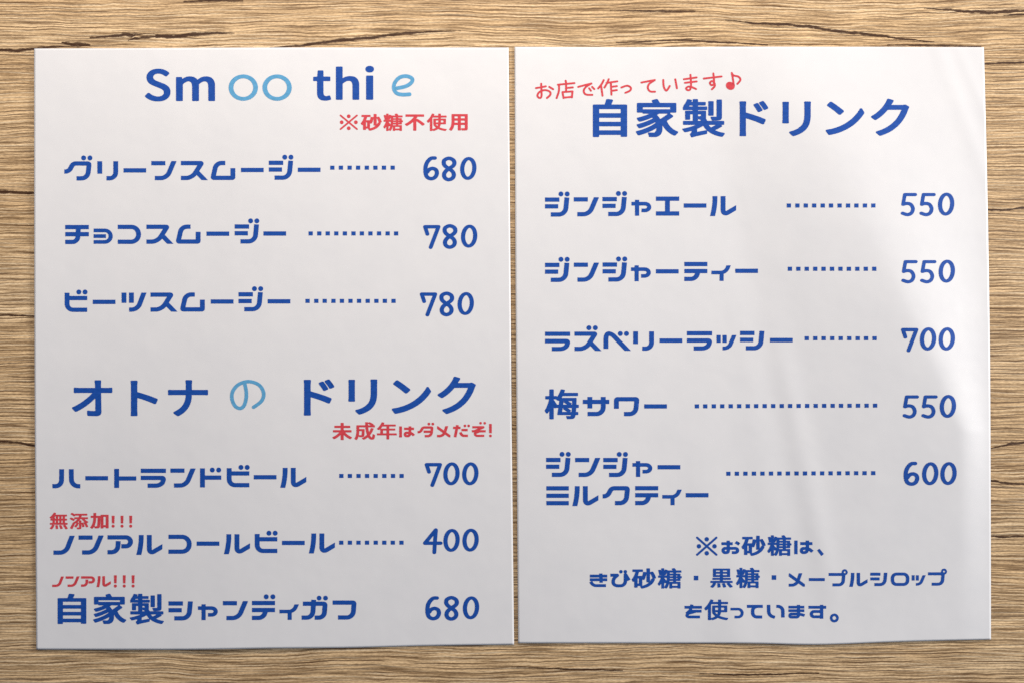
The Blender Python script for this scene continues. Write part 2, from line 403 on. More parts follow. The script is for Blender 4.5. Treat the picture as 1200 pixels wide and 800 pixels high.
# ------------------------------------------------------------------ lettering: bold gothic outlines
# Contours of the heavy gothic characters as x, y, x, y ... running 0..999 across the
# character's own ink box, y down.
GLYPH_OUTLINES = {
    '砂': [[113, 949, 106, 941, 104, 931, 103, 659, 84, 664, 57, 664, 42, 660, 37, 654, 16, 600, 2, 571, 0, 547, 4, 536, 30, 500, 54, 459, 84, 397, 118, 307, 151, 183, 146, 180, 54, 180, 37, 174, 31, 167, 28, 160, 28, 79, 31, 69, 40, 59, 57, 55, 436, 55, 454, 60, 461, 68, 464, 75, 464, 158, 461, 168, 453, 176, 438, 180, 302, 181, 275, 291, 251, 369, 255, 372, 412, 372, 431, 378, 445, 322, 466, 197, 471, 185, 476, 181, 491, 176, 525, 176, 585, 188, 606, 195, 607, 24, 611, 13, 619, 5, 634, 0, 725, 0, 742, 5, 751, 14, 754, 23, 755, 187, 828, 163, 861, 163, 876, 167, 882, 173, 935, 277, 955, 326, 978, 387, 999, 457, 999, 477, 996, 483, 987, 493, 919, 520, 943, 529, 950, 536, 954, 546, 954, 561, 919, 647, 880, 718, 833, 779, 810, 803, 763, 847, 704, 891, 627, 934, 548, 967, 480, 989, 444, 999, 417, 999, 401, 994, 394, 988, 376, 955, 353, 922, 351, 914, 353, 888, 361, 880, 376, 875, 377, 873, 374, 872, 248, 872, 245, 877, 245, 933, 242, 942, 235, 949, 218, 954, 133, 954],
          [606, 268, 603, 271, 590, 346, 569, 434, 546, 508, 527, 557, 517, 567, 497, 572, 472, 571, 459, 567, 442, 557, 438, 557, 436, 855, 438, 858, 519, 828, 595, 789, 655, 746, 708, 694, 704, 691, 632, 691, 617, 687, 607, 673],
          [293, 498, 250, 498, 245, 500, 245, 743, 248, 748, 291, 748, 296, 745, 296, 502],
          [755, 245, 755, 627, 759, 624, 780, 589, 813, 514, 825, 506, 851, 503, 854, 500, 833, 424, 810, 363, 780, 293, 759, 250]],
    '糖': [[942, 991, 927, 997, 841, 996, 829, 993, 825, 988, 822, 964, 820, 962, 613, 961, 606, 964, 603, 989, 588, 996, 505, 997, 490, 993, 486, 988, 483, 978, 482, 724, 480, 727, 467, 786, 444, 862, 417, 927, 379, 990, 365, 995, 336, 993, 308, 970, 271, 947, 270, 984, 266, 992, 260, 996, 248, 999, 170, 999, 152, 993, 148, 980, 147, 752, 95, 842, 89, 848, 76, 853, 55, 853, 38, 846, 0, 767, 2, 749, 42, 685, 78, 608, 109, 529, 126, 476, 122, 473, 35, 473, 20, 467, 15, 454, 15, 381, 18, 371, 24, 365, 37, 360, 143, 360, 147, 359, 148, 355, 147, 345, 145, 343, 104, 352, 83, 352, 74, 350, 66, 343, 46, 215, 21, 118, 21, 106, 25, 96, 33, 90, 87, 77, 118, 80, 128, 88, 147, 141, 148, 23, 151, 11, 168, 4, 248, 4, 264, 9, 270, 21, 271, 155, 276, 145, 290, 78, 296, 72, 310, 67, 331, 67, 398, 86, 408, 94, 413, 111, 615, 111, 618, 108, 615, 102, 585, 54, 583, 37, 586, 26, 599, 18, 664, 1, 687, 0, 703, 4, 712, 14, 740, 54, 772, 110, 962, 111, 979, 117, 984, 128, 984, 203, 981, 211, 973, 217, 962, 220, 770, 220, 766, 221, 765, 225, 765, 262, 768, 265, 923, 265, 939, 270, 945, 282, 946, 389, 988, 392, 995, 397, 998, 405, 999, 478, 997, 488, 988, 494, 979, 496, 948, 497, 945, 500, 945, 604, 941, 617, 925, 623, 770, 623, 765, 626, 765, 662, 768, 665, 927, 665, 937, 667, 945, 674, 947, 683, 947, 978],
          [271, 920, 300, 873, 325, 816, 348, 743, 352, 716, 333, 735, 304, 738, 289, 732, 273, 705, 271, 705],
          [822, 771, 818, 768, 609, 768, 606, 772, 606, 856, 611, 859, 820, 858, 823, 854],
          [640, 626, 636, 623, 511, 623, 497, 620, 489, 666, 492, 668, 505, 665, 638, 665, 640, 662],
          [369, 617, 376, 551, 377, 473, 271, 474, 271, 488, 310, 536, 365, 615],
          [640, 494, 636, 491, 505, 491, 502, 494, 503, 525, 505, 527, 638, 526, 640, 523],
          [822, 525, 822, 492, 766, 492, 766, 525],
          [640, 393, 640, 365, 638, 362, 507, 360, 504, 363, 504, 393, 507, 395, 636, 396],
          [822, 395, 822, 363, 766, 363, 766, 395],
          [377, 223, 331, 342, 323, 348, 312, 350, 294, 350, 271, 344, 271, 359, 377, 360],
          [640, 223, 636, 220, 507, 220, 504, 225, 504, 264, 507, 267, 638, 265, 640, 260]],
    '不': [[28, 13, 35, 5, 53, 0, 943, 0, 960, 5, 968, 14, 970, 29, 970, 121, 967, 131, 960, 139, 943, 144, 640, 144, 580, 244, 577, 250, 577, 276, 580, 278, 601, 270, 628, 270, 643, 275, 790, 385, 921, 499, 987, 564, 996, 575, 999, 582, 999, 603, 997, 611, 929, 682, 908, 686, 885, 686, 870, 682, 799, 606, 726, 539, 617, 447, 582, 419, 578, 418, 577, 979, 567, 994, 551, 999, 446, 999, 429, 994, 421, 985, 418, 975, 417, 457, 363, 511, 272, 592, 174, 665, 116, 699, 106, 701, 76, 701, 58, 695, 2, 618, 0, 595, 2, 584, 12, 573, 81, 532, 152, 481, 218, 427, 277, 370, 336, 305, 382, 246, 435, 168, 446, 145, 53, 144, 41, 141, 29, 132, 25, 121, 25, 24]],
    '使': [[156, 993, 151, 980, 151, 461, 148, 460, 144, 464, 93, 521, 80, 525, 59, 525, 48, 521, 42, 514, 4, 445, 0, 425, 4, 416, 40, 378, 76, 333, 143, 238, 200, 137, 258, 8, 275, 0, 297, 0, 371, 24, 378, 29, 381, 38, 381, 48, 355, 111, 355, 115, 358, 116, 571, 116, 574, 111, 574, 23, 579, 12, 594, 6, 681, 6, 696, 10, 702, 21, 703, 111, 705, 116, 968, 116, 985, 122, 990, 133, 990, 210, 987, 219, 979, 224, 968, 227, 703, 228, 703, 285, 705, 290, 936, 290, 947, 293, 955, 298, 958, 309, 957, 599, 953, 610, 938, 616, 696, 617, 679, 698, 666, 737, 643, 789, 656, 797, 703, 819, 794, 850, 887, 873, 970, 885, 992, 891, 999, 903, 997, 919, 966, 964, 953, 989, 936, 997, 913, 997, 819, 979, 749, 961, 668, 933, 626, 916, 566, 885, 516, 921, 466, 951, 409, 977, 358, 995, 328, 997, 313, 993, 284, 952, 280, 950, 279, 984, 276, 992, 269, 996, 258, 999, 173, 999],
          [282, 892, 373, 860, 415, 839, 439, 823, 456, 808, 403, 756, 376, 724, 340, 672, 327, 647, 329, 627, 344, 617, 331, 610, 327, 599, 327, 309, 329, 299, 337, 293, 348, 290, 571, 290, 574, 285, 573, 228, 320, 227, 303, 223, 280, 264, 279, 885],
          [453, 617, 454, 623, 485, 666, 526, 709, 533, 713, 553, 668, 563, 629, 563, 617],
          [573, 396, 454, 396, 454, 510, 571, 510, 574, 479],
          [828, 510, 828, 396, 703, 396, 704, 510]],
    '用': [[990, 6, 996, 14, 999, 24, 999, 881, 990, 920, 980, 940, 965, 955, 951, 965, 929, 973, 892, 982, 851, 986, 696, 986, 679, 982, 671, 973, 642, 889, 642, 868, 652, 853, 671, 848, 837, 849, 838, 661, 836, 657, 832, 656, 630, 657, 629, 962, 625, 973, 612, 982, 600, 984, 495, 984, 479, 980, 468, 969, 466, 958, 466, 661, 463, 656, 277, 657, 253, 770, 220, 862, 202, 900, 171, 950, 134, 994, 111, 999, 89, 999, 72, 994, 42, 963, 4, 935, 0, 925, 3, 900, 44, 841, 73, 786, 93, 732, 110, 667, 120, 604, 126, 543, 131, 422, 131, 24, 133, 14, 140, 6, 164, 0, 969, 0],
          [291, 395, 291, 518, 465, 518, 465, 395],
          [837, 518, 836, 395, 630, 395, 630, 518],
          [291, 254, 465, 254, 465, 139, 291, 139],
          [837, 254, 836, 139, 630, 139, 630, 254]],
    '未': [[2, 865, 0, 842, 2, 834, 8, 827, 92, 781, 177, 722, 222, 686, 269, 643, 304, 607, 346, 556, 341, 553, 56, 553, 39, 549, 31, 541, 28, 533, 28, 443, 33, 432, 39, 427, 56, 422, 416, 422, 421, 419, 421, 304, 418, 299, 126, 299, 107, 293, 101, 286, 98, 279, 98, 191, 101, 181, 108, 173, 126, 168, 418, 168, 421, 163, 421, 22, 425, 13, 433, 4, 448, 0, 547, 0, 564, 5, 573, 14, 576, 22, 577, 167, 881, 168, 898, 173, 906, 180, 908, 191, 908, 279, 906, 287, 898, 295, 881, 299, 577, 300, 576, 417, 577, 421, 581, 422, 949, 422, 966, 427, 974, 434, 976, 445, 976, 533, 974, 541, 966, 549, 949, 553, 652, 554, 655, 562, 687, 599, 731, 644, 803, 707, 887, 768, 932, 795, 989, 824, 995, 830, 999, 842, 997, 865, 975, 889, 936, 937, 919, 942, 892, 942, 877, 938, 788, 883, 725, 836, 681, 798, 635, 754, 579, 694, 576, 699, 576, 978, 572, 988, 560, 997, 549, 999, 447, 999, 431, 995, 424, 986, 421, 977, 420, 698, 333, 784, 266, 842, 186, 899, 124, 936, 109, 940, 82, 940, 63, 936, 28, 892]],
    '成': [[3, 941, 0, 931, 2, 917, 30, 868, 50, 820, 65, 769, 79, 701, 87, 644, 93, 555, 93, 195, 96, 185, 101, 179, 117, 174, 519, 174, 522, 169, 518, 106, 518, 19, 521, 8, 529, 3, 538, 0, 633, 0, 645, 3, 653, 9, 657, 47, 703, 4, 732, 2, 754, 10, 843, 62, 921, 118, 932, 130, 935, 145, 932, 153, 918, 173, 969, 174, 983, 179, 988, 184, 991, 195, 991, 272, 987, 282, 979, 288, 967, 291, 670, 291, 666, 294, 683, 442, 703, 552, 709, 547, 746, 472, 798, 338, 814, 332, 837, 332, 917, 353, 925, 359, 927, 367, 927, 383, 909, 434, 870, 529, 824, 620, 801, 660, 754, 729, 778, 784, 796, 815, 825, 849, 847, 862, 855, 850, 865, 806, 871, 753, 873, 695, 880, 683, 895, 677, 924, 679, 961, 706, 995, 725, 999, 743, 993, 804, 985, 854, 975, 895, 960, 933, 935, 962, 920, 973, 899, 981, 860, 987, 820, 985, 775, 973, 739, 953, 698, 913, 653, 847, 610, 886, 560, 927, 498, 971, 478, 983, 467, 987, 441, 987, 428, 983, 369, 917, 367, 901, 373, 888, 428, 856, 494, 808, 550, 760, 599, 707, 575, 614, 557, 525, 539, 405, 529, 294, 525, 291, 236, 291, 231, 294, 231, 383, 234, 388, 470, 388, 482, 390, 490, 397, 493, 407, 493, 462, 483, 701, 475, 761, 467, 786, 458, 804, 441, 821, 430, 828, 389, 841, 364, 843, 240, 841, 226, 836, 220, 830, 211, 786, 207, 778, 172, 891, 149, 945, 118, 994, 104, 999, 73, 997],
          [358, 502, 232, 502, 229, 602, 223, 670, 215, 717, 216, 727, 282, 732, 331, 732, 337, 731, 341, 727, 347, 707, 353, 662, 359, 537],
          [787, 173, 778, 163, 730, 131, 678, 99, 656, 90, 659, 173]],
    '年': [[3, 751, 0, 741, 0, 664, 3, 654, 7, 649, 21, 645, 167, 645, 172, 642, 171, 399, 168, 399, 123, 445, 110, 449, 88, 449, 74, 445, 7, 396, 3, 387, 2, 377, 6, 367, 75, 298, 108, 257, 140, 211, 179, 143, 217, 66, 235, 17, 244, 4, 258, 0, 281, 0, 352, 18, 371, 27, 375, 37, 375, 48, 344, 122, 344, 128, 346, 128, 927, 129, 939, 131, 947, 137, 950, 147, 950, 226, 947, 235, 939, 241, 927, 243, 621, 244, 621, 363, 903, 364, 915, 366, 923, 372, 926, 381, 926, 456, 921, 471, 905, 477, 621, 478, 620, 642, 625, 645, 976, 645, 988, 647, 996, 653, 999, 664, 999, 743, 992, 755, 976, 760, 621, 761, 620, 980, 617, 990, 609, 996, 599, 999, 504, 999, 488, 994, 482, 982, 481, 761, 23, 760, 11, 757],
          [481, 478, 309, 478, 309, 644, 481, 644],
          [200, 363, 479, 364, 482, 359, 482, 246, 477, 243, 281, 244]],
    '無': [[993, 967, 907, 999, 877, 997, 867, 989, 815, 897, 778, 841, 736, 786, 732, 776, 734, 758, 740, 752, 803, 731, 809, 728, 809, 726, 36, 726, 18, 719, 14, 709, 14, 633, 20, 619, 36, 614, 155, 613, 156, 481, 155, 477, 152, 476, 65, 476, 49, 469, 45, 457, 45, 380, 49, 372, 56, 367, 79, 364, 67, 358, 40, 333, 5, 307, 0, 296, 0, 286, 9, 274, 78, 213, 127, 158, 183, 78, 224, 6, 240, 0, 263, 0, 341, 22, 348, 27, 352, 37, 351, 50, 318, 116, 320, 119, 930, 119, 949, 126, 952, 136, 953, 211, 948, 224, 932, 230, 848, 230, 843, 233, 844, 364, 936, 365, 950, 370, 956, 382, 956, 455, 952, 470, 936, 476, 844, 477, 843, 610, 844, 613, 848, 614, 963, 615, 973, 617, 981, 623, 984, 633, 984, 707, 978, 721, 963, 725, 852, 726, 866, 740, 903, 787, 972, 889, 999, 943, 999, 956],
          [260, 754, 264, 764, 262, 782, 222, 865, 173, 943, 132, 991, 116, 997, 91, 997, 58, 985, 10, 962, 6, 953, 8, 935, 43, 897, 80, 845, 97, 816, 136, 735, 152, 729, 175, 729, 247, 748],
          [320, 760, 333, 755, 394, 749, 421, 749, 431, 752, 439, 758, 456, 841, 465, 921, 465, 960, 459, 973, 439, 979, 380, 987, 353, 987, 343, 985, 335, 979, 333, 970, 325, 859, 311, 782, 313, 766],
          [527, 761, 543, 755, 605, 743, 631, 743, 641, 746, 649, 752, 680, 824, 709, 911, 718, 945, 717, 956, 711, 967, 689, 975, 633, 987, 603, 987, 587, 980, 547, 849, 523, 786, 522, 772],
          [335, 476, 288, 476, 284, 479, 284, 610, 286, 614, 333, 614, 338, 612, 338, 481],
          [521, 476, 470, 476, 466, 479, 465, 610, 468, 614, 519, 614, 524, 612, 524, 481],
          [709, 476, 656, 476, 651, 479, 651, 610, 654, 614, 707, 614, 712, 612, 712, 481],
          [105, 364, 155, 364, 155, 325, 117, 358],
          [286, 365, 333, 365, 338, 362, 338, 235, 335, 230, 288, 230, 284, 233, 284, 360],
          [468, 365, 519, 365, 524, 362, 524, 235, 521, 230, 470, 230, 466, 233, 465, 360],
          [709, 365, 712, 360, 712, 233, 707, 230, 654, 230, 651, 235, 651, 362, 656, 365]],
    '添': [[93, 6, 109, 0, 141, 2, 226, 51, 288, 95, 290, 93, 291, 67, 293, 59, 301, 53, 311, 50, 925, 50, 942, 56, 947, 67, 947, 145, 945, 155, 940, 160, 925, 164, 650, 165, 645, 171, 619, 262, 625, 265, 960, 265, 971, 267, 979, 273, 982, 284, 982, 360, 979, 370, 975, 375, 960, 379, 807, 379, 803, 382, 843, 428, 893, 472, 940, 505, 992, 532, 996, 537, 999, 549, 996, 561, 968, 593, 946, 624, 931, 630, 904, 628, 901, 631, 954, 723, 985, 787, 997, 819, 997, 831, 993, 842, 929, 878, 896, 881, 880, 874, 856, 817, 823, 751, 783, 681, 736, 607, 736, 593, 742, 582, 790, 557, 791, 553, 764, 529, 716, 476, 690, 443, 650, 380, 569, 379, 524, 454, 605, 455, 619, 460, 625, 466, 627, 476, 628, 604, 682, 588, 705, 588, 715, 590, 723, 596, 754, 671, 783, 763, 795, 815, 795, 831, 789, 844, 717, 873, 696, 873, 680, 867, 676, 858, 669, 817, 652, 751, 633, 693, 628, 688, 627, 910, 623, 936, 613, 961, 600, 974, 582, 984, 528, 997, 417, 999, 398, 992, 373, 914, 373, 904, 377, 894, 394, 887, 494, 889, 498, 886, 498, 496, 498, 490, 496, 490, 474, 515, 420, 571, 483, 599, 488, 609, 488, 621, 463, 695, 433, 763, 394, 826, 353, 873, 336, 879, 317, 879, 303, 874, 248, 831, 243, 821, 242, 813, 246, 801, 271, 777, 307, 729, 344, 659, 356, 631, 357, 619, 313, 643, 280, 647, 198, 858, 148, 970, 141, 979, 126, 985, 97, 982, 26, 937, 21, 926, 24, 906, 94, 757, 163, 588, 170, 582, 180, 580, 201, 580, 211, 582, 229, 593, 220, 581, 218, 573, 218, 563, 221, 553, 290, 509, 326, 479, 368, 438, 410, 382, 405, 379, 265, 379, 249, 374, 244, 360, 244, 284, 247, 274, 255, 267, 267, 265, 473, 264, 486, 232, 506, 167, 501, 164, 313, 164, 297, 161, 293, 163, 261, 206, 245, 211, 216, 208, 155, 157, 114, 129, 55, 94, 49, 87, 46, 75, 49, 63],
          [0, 354, 3, 345, 43, 289, 59, 283, 78, 283, 124, 301, 209, 348, 255, 381, 265, 392, 267, 408, 259, 426, 220, 481, 205, 487, 186, 487, 172, 483, 141, 458, 74, 414, 7, 379, 0, 368]],
    '加': [[201, 0, 304, 0, 319, 4, 327, 12, 330, 23, 328, 56, 329, 183, 533, 184, 549, 188, 557, 197, 560, 207, 560, 272, 554, 539, 550, 656, 540, 804, 532, 860, 518, 909, 505, 932, 484, 954, 458, 969, 428, 977, 391, 981, 306, 981, 268, 979, 252, 975, 242, 964, 233, 921, 220, 889, 217, 872, 181, 931, 132, 992, 114, 999, 86, 999, 68, 993, 42, 966, 5, 936, 0, 925, 0, 909, 3, 901, 47, 846, 83, 782, 110, 715, 130, 646, 148, 555, 158, 480, 166, 387, 168, 317, 163, 315, 52, 314, 35, 309, 28, 302, 26, 294, 26, 205, 28, 197, 35, 190, 52, 184, 171, 183, 174, 21, 177, 13, 183, 6],
          [986, 119, 996, 130, 999, 139, 999, 949, 996, 961, 988, 969, 972, 973, 867, 973, 852, 969, 843, 961, 841, 953, 840, 907, 725, 906, 720, 909, 720, 962, 716, 970, 707, 979, 685, 983, 594, 983, 577, 979, 568, 970, 566, 961, 566, 139, 568, 128, 577, 119, 594, 115, 968, 115],
          [401, 315, 329, 315, 325, 317, 314, 482, 301, 592, 282, 685, 255, 780, 228, 846, 230, 848, 244, 845, 276, 845, 319, 849, 361, 849, 365, 846, 373, 828, 380, 800, 386, 753, 394, 640, 403, 341, 403, 317],
          [838, 247, 725, 247, 720, 250, 720, 769, 723, 775, 836, 776, 841, 773, 841, 254]],
    '自': [[9, 993, 3, 988, 0, 976, 0, 164, 5, 152, 16, 146, 32, 143, 342, 142, 360, 99, 389, 13, 400, 4, 420, 0, 448, 0, 559, 12, 576, 16, 584, 22, 588, 30, 587, 46, 543, 136, 544, 143, 967, 143, 990, 149, 996, 154, 999, 166, 999, 973, 994, 984, 983, 991, 970, 993, 841, 993, 826, 991, 813, 982, 810, 974, 810, 945, 803, 942, 193, 942, 187, 945, 186, 982, 182, 990, 170, 997, 155, 999, 32, 999],
          [810, 817, 810, 721, 806, 717, 193, 716, 187, 719, 187, 815, 190, 820, 803, 820],
          [810, 496, 803, 493, 190, 493, 187, 498, 187, 594, 193, 597, 806, 597, 810, 592],
          [810, 268, 803, 265, 190, 265, 187, 270, 187, 368, 193, 371, 806, 371, 810, 366]],
    '家': [[952, 109, 956, 120, 956, 338, 953, 348, 947, 354, 933, 358, 833, 358, 817, 356, 816, 367, 810, 381, 877, 434, 881, 444, 879, 465, 834, 502, 740, 569, 731, 579, 768, 655, 796, 697, 826, 736, 863, 772, 895, 798, 945, 830, 988, 851, 996, 859, 999, 873, 996, 886, 970, 914, 941, 952, 925, 958, 892, 955, 843, 930, 790, 893, 730, 837, 702, 805, 666, 755, 625, 685, 628, 716, 628, 798, 624, 830, 614, 873, 600, 906, 585, 931, 553, 963, 515, 985, 484, 995, 458, 999, 364, 999, 317, 995, 307, 986, 298, 943, 285, 910, 287, 888, 293, 882, 305, 878, 419, 881, 435, 877, 444, 871, 459, 857, 474, 826, 483, 790, 484, 770, 384, 828, 268, 885, 197, 914, 87, 952, 62, 952, 52, 949, 43, 943, 25, 908, 2, 877, 0, 857, 2, 849, 8, 843, 134, 805, 256, 754, 311, 726, 376, 689, 439, 645, 461, 628, 463, 622, 458, 611, 454, 611, 415, 634, 315, 685, 174, 744, 105, 766, 77, 766, 68, 763, 59, 757, 48, 738, 20, 696, 18, 677, 20, 669, 26, 663, 132, 630, 238, 589, 337, 542, 378, 519, 396, 506, 398, 502, 388, 491, 384, 488, 338, 511, 250, 548, 174, 575, 115, 593, 83, 593, 70, 589, 63, 583, 24, 526, 22, 504, 24, 497, 30, 491, 176, 446, 270, 409, 316, 385, 176, 384, 166, 381, 157, 375, 150, 357, 48, 358, 29, 352, 23, 338, 23, 120, 26, 111, 30, 106, 48, 100, 393, 99, 394, 95, 373, 54, 373, 40, 379, 30, 403, 20, 464, 2, 494, 0, 507, 2, 519, 12, 568, 100, 931, 100, 943, 102],
          [752, 385, 547, 384, 507, 413, 502, 420, 541, 468, 576, 524, 671, 455, 739, 400],
          [165, 265, 166, 269, 170, 270, 180, 268, 790, 268, 806, 272, 809, 267, 809, 222, 808, 219, 804, 217, 170, 217, 165, 220]],
    '製': [[955, 975, 947, 981, 938, 983, 909, 983, 836, 965, 768, 941, 702, 909, 651, 878, 589, 828, 584, 897, 581, 906, 574, 911, 324, 972, 277, 986, 246, 999, 225, 999, 215, 997, 207, 990, 179, 925, 182, 907, 200, 891, 216, 867, 220, 851, 219, 831, 89, 866, 63, 866, 47, 859, 24, 825, 2, 800, 0, 784, 7, 772, 90, 753, 163, 733, 258, 699, 295, 683, 308, 675, 38, 674, 24, 669, 18, 659, 18, 586, 20, 577, 28, 571, 40, 569, 255, 568, 248, 560, 245, 552, 245, 403, 242, 399, 188, 400, 187, 524, 181, 536, 166, 541, 87, 541, 72, 536, 67, 526, 66, 324, 70, 312, 87, 305, 240, 305, 245, 302, 245, 292, 242, 290, 36, 289, 24, 287, 16, 280, 14, 267, 14, 213, 16, 203, 30, 195, 29, 177, 32, 169, 73, 106, 99, 51, 114, 10, 129, 4, 153, 4, 223, 22, 229, 33, 230, 43, 220, 74, 240, 75, 245, 72, 245, 17, 252, 4, 268, 0, 350, 0, 364, 5, 371, 17, 372, 70, 375, 75, 531, 75, 549, 82, 553, 92, 553, 150, 551, 160, 546, 164, 531, 168, 375, 169, 372, 171, 372, 191, 377, 194, 566, 194, 577, 197, 585, 203, 588, 211, 588, 273, 584, 282, 566, 289, 375, 290, 372, 292, 372, 302, 377, 305, 540, 305, 557, 312, 561, 324, 561, 479, 555, 501, 589, 568, 965, 569, 983, 576, 987, 592, 987, 657, 983, 667, 967, 674, 916, 675, 916, 677, 931, 689, 934, 697, 935, 709, 930, 720, 856, 767, 775, 812, 796, 824, 858, 850, 901, 864, 981, 881, 994, 886, 999, 897, 997, 915, 976, 941],
          [351, 855, 540, 815, 574, 817, 576, 814, 544, 779, 511, 732, 496, 706, 490, 702, 425, 741, 351, 778],
          [782, 675, 628, 674, 623, 677, 654, 719, 677, 739, 731, 709, 770, 685],
          [437, 568, 422, 536, 400, 535, 387, 531, 373, 507, 372, 552, 369, 560, 362, 568],
          [922, 14, 930, 20, 933, 31, 933, 465, 931, 493, 926, 510, 916, 529, 907, 539, 887, 549, 858, 557, 798, 563, 710, 563, 698, 560, 690, 554, 681, 524, 665, 487, 664, 475, 669, 464, 685, 458, 792, 460, 804, 455, 804, 31, 807, 21, 815, 14, 825, 12, 910, 12],
          [437, 400, 373, 399, 373, 447, 437, 445],
          [727, 434, 716, 436, 630, 436, 616, 431, 610, 421, 610, 72, 612, 62, 620, 56, 632, 54, 718, 54, 732, 58, 738, 68, 738, 417, 735, 428],
          [164, 193, 242, 194, 245, 191, 245, 171, 240, 169, 178, 169, 168, 181]],
    '梅': [[975, 124, 978, 134, 978, 208, 975, 216, 967, 222, 956, 224, 528, 225, 497, 281, 503, 284, 911, 284, 923, 287, 931, 293, 935, 303, 935, 357, 930, 507, 934, 510, 979, 511, 995, 517, 999, 527, 999, 601, 996, 611, 988, 617, 979, 620, 925, 621, 916, 748, 921, 751, 965, 751, 975, 753, 983, 759, 985, 770, 985, 837, 982, 849, 965, 856, 905, 857, 894, 907, 881, 941, 871, 954, 853, 973, 832, 985, 785, 993, 670, 993, 658, 991, 648, 982, 641, 944, 629, 913, 628, 903, 632, 893, 650, 886, 753, 890, 763, 881, 771, 857, 391, 856, 376, 852, 370, 841, 369, 829, 384, 740, 400, 623, 397, 620, 351, 620, 337, 617, 326, 627, 297, 630, 280, 623, 268, 598, 266, 984, 261, 994, 246, 999, 157, 999, 142, 993, 137, 980, 136, 717, 96, 794, 88, 800, 76, 802, 57, 802, 41, 796, 21, 758, 3, 730, 0, 718, 3, 704, 42, 627, 77, 535, 110, 424, 129, 337, 125, 334, 40, 334, 24, 328, 19, 317, 19, 239, 24, 228, 40, 223, 136, 221, 137, 21, 142, 8, 159, 0, 243, 0, 254, 3, 263, 9, 267, 21, 267, 219, 271, 222, 341, 222, 353, 225, 361, 231, 364, 248, 390, 210, 419, 152, 448, 80, 470, 9, 478, 3, 488, 0, 521, 2, 583, 16, 591, 23, 595, 41, 573, 112, 575, 115, 956, 115, 967, 118],
          [653, 750, 650, 745, 630, 728, 544, 661, 539, 651, 540, 641, 542, 634, 554, 621, 530, 621, 528, 627, 513, 750],
          [675, 621, 768, 696, 771, 708, 768, 722, 744, 750, 787, 750, 794, 676, 795, 621],
          [268, 335, 267, 347, 362, 508, 368, 510, 412, 509, 425, 412, 426, 380, 397, 381, 385, 379, 329, 334],
          [656, 509, 633, 490, 561, 439, 557, 434, 554, 418, 552, 420, 543, 509],
          [686, 390, 763, 446, 785, 465, 788, 476, 786, 490, 769, 509, 801, 509, 805, 390],
          [554, 416, 575, 390, 556, 390, 553, 404]],
    '黒': [[122, 5, 138, 0, 859, 0, 873, 3, 880, 7, 884, 22, 884, 425, 881, 435, 873, 441, 861, 444, 566, 444, 563, 447, 563, 476, 564, 480, 568, 481, 893, 481, 905, 484, 913, 490, 915, 499, 915, 568, 913, 579, 905, 585, 893, 588, 566, 588, 563, 593, 563, 636, 568, 639, 972, 639, 989, 644, 995, 657, 995, 729, 993, 739, 988, 744, 972, 750, 865, 750, 860, 753, 929, 834, 979, 901, 999, 938, 999, 949, 994, 960, 907, 996, 885, 997, 869, 991, 797, 884, 731, 803, 728, 786, 732, 776, 741, 769, 784, 753, 783, 751, 771, 750, 212, 751, 212, 754, 242, 761, 251, 768, 255, 778, 252, 797, 236, 836, 204, 897, 165, 953, 131, 988, 118, 996, 88, 999, 69, 992, 4, 959, 0, 949, 3, 930, 48, 885, 69, 856, 93, 817, 121, 753, 118, 750, 23, 750, 7, 744, 2, 733, 2, 659, 8, 644, 25, 639, 421, 639, 426, 636, 426, 593, 423, 588, 114, 588, 102, 585, 94, 579, 91, 568, 92, 499, 94, 490, 102, 484, 114, 481, 421, 481, 425, 480, 426, 476, 426, 447, 423, 444, 140, 444, 128, 441, 118, 433, 115, 422, 115, 20, 118, 9],
          [309, 776, 323, 771, 385, 765, 413, 765, 423, 767, 431, 773, 444, 823, 456, 912, 458, 961, 455, 969, 449, 975, 435, 980, 371, 989, 341, 989, 331, 986, 323, 980, 320, 971, 320, 932, 314, 867, 303, 797, 303, 786],
          [519, 780, 532, 774, 602, 759, 628, 759, 644, 765, 674, 836, 696, 901, 706, 943, 706, 955, 702, 964, 694, 970, 616, 989, 592, 989, 575, 982, 570, 971, 545, 879, 516, 801, 516, 790],
          [251, 334, 256, 337, 423, 337, 426, 332, 426, 274, 421, 271, 254, 272, 251, 276],
          [746, 334, 746, 276, 743, 272, 568, 271, 563, 274, 563, 332, 566, 337, 741, 337],
          [251, 165, 256, 169, 423, 168, 426, 163, 426, 108, 421, 105, 254, 105, 251, 110],
          [746, 165, 746, 110, 743, 105, 568, 105, 563, 108, 563, 163, 566, 168, 741, 169]],
    'ド': [[17, 14, 32, 11, 209, 11, 228, 16, 234, 23, 238, 52, 226, 152, 228, 327, 475, 388, 704, 452, 900, 517, 910, 533, 910, 550, 904, 566, 852, 657, 830, 664, 802, 664, 631, 605, 503, 565, 319, 515, 228, 493, 226, 845, 235, 976, 228, 992, 206, 999, 32, 999, 11, 992, 3, 978, 12, 887, 12, 123, 0, 34, 7, 19],
          [497, 93, 600, 58, 628, 58, 647, 63, 723, 147, 794, 238, 800, 251, 801, 265, 793, 281, 689, 316, 658, 317, 639, 311, 564, 211, 493, 132, 489, 107],
          [692, 36, 793, 1, 820, 0, 842, 7, 901, 65, 986, 167, 999, 189, 999, 205, 990, 220, 891, 256, 860, 257, 839, 250, 766, 158, 691, 79, 685, 65, 684, 52]],
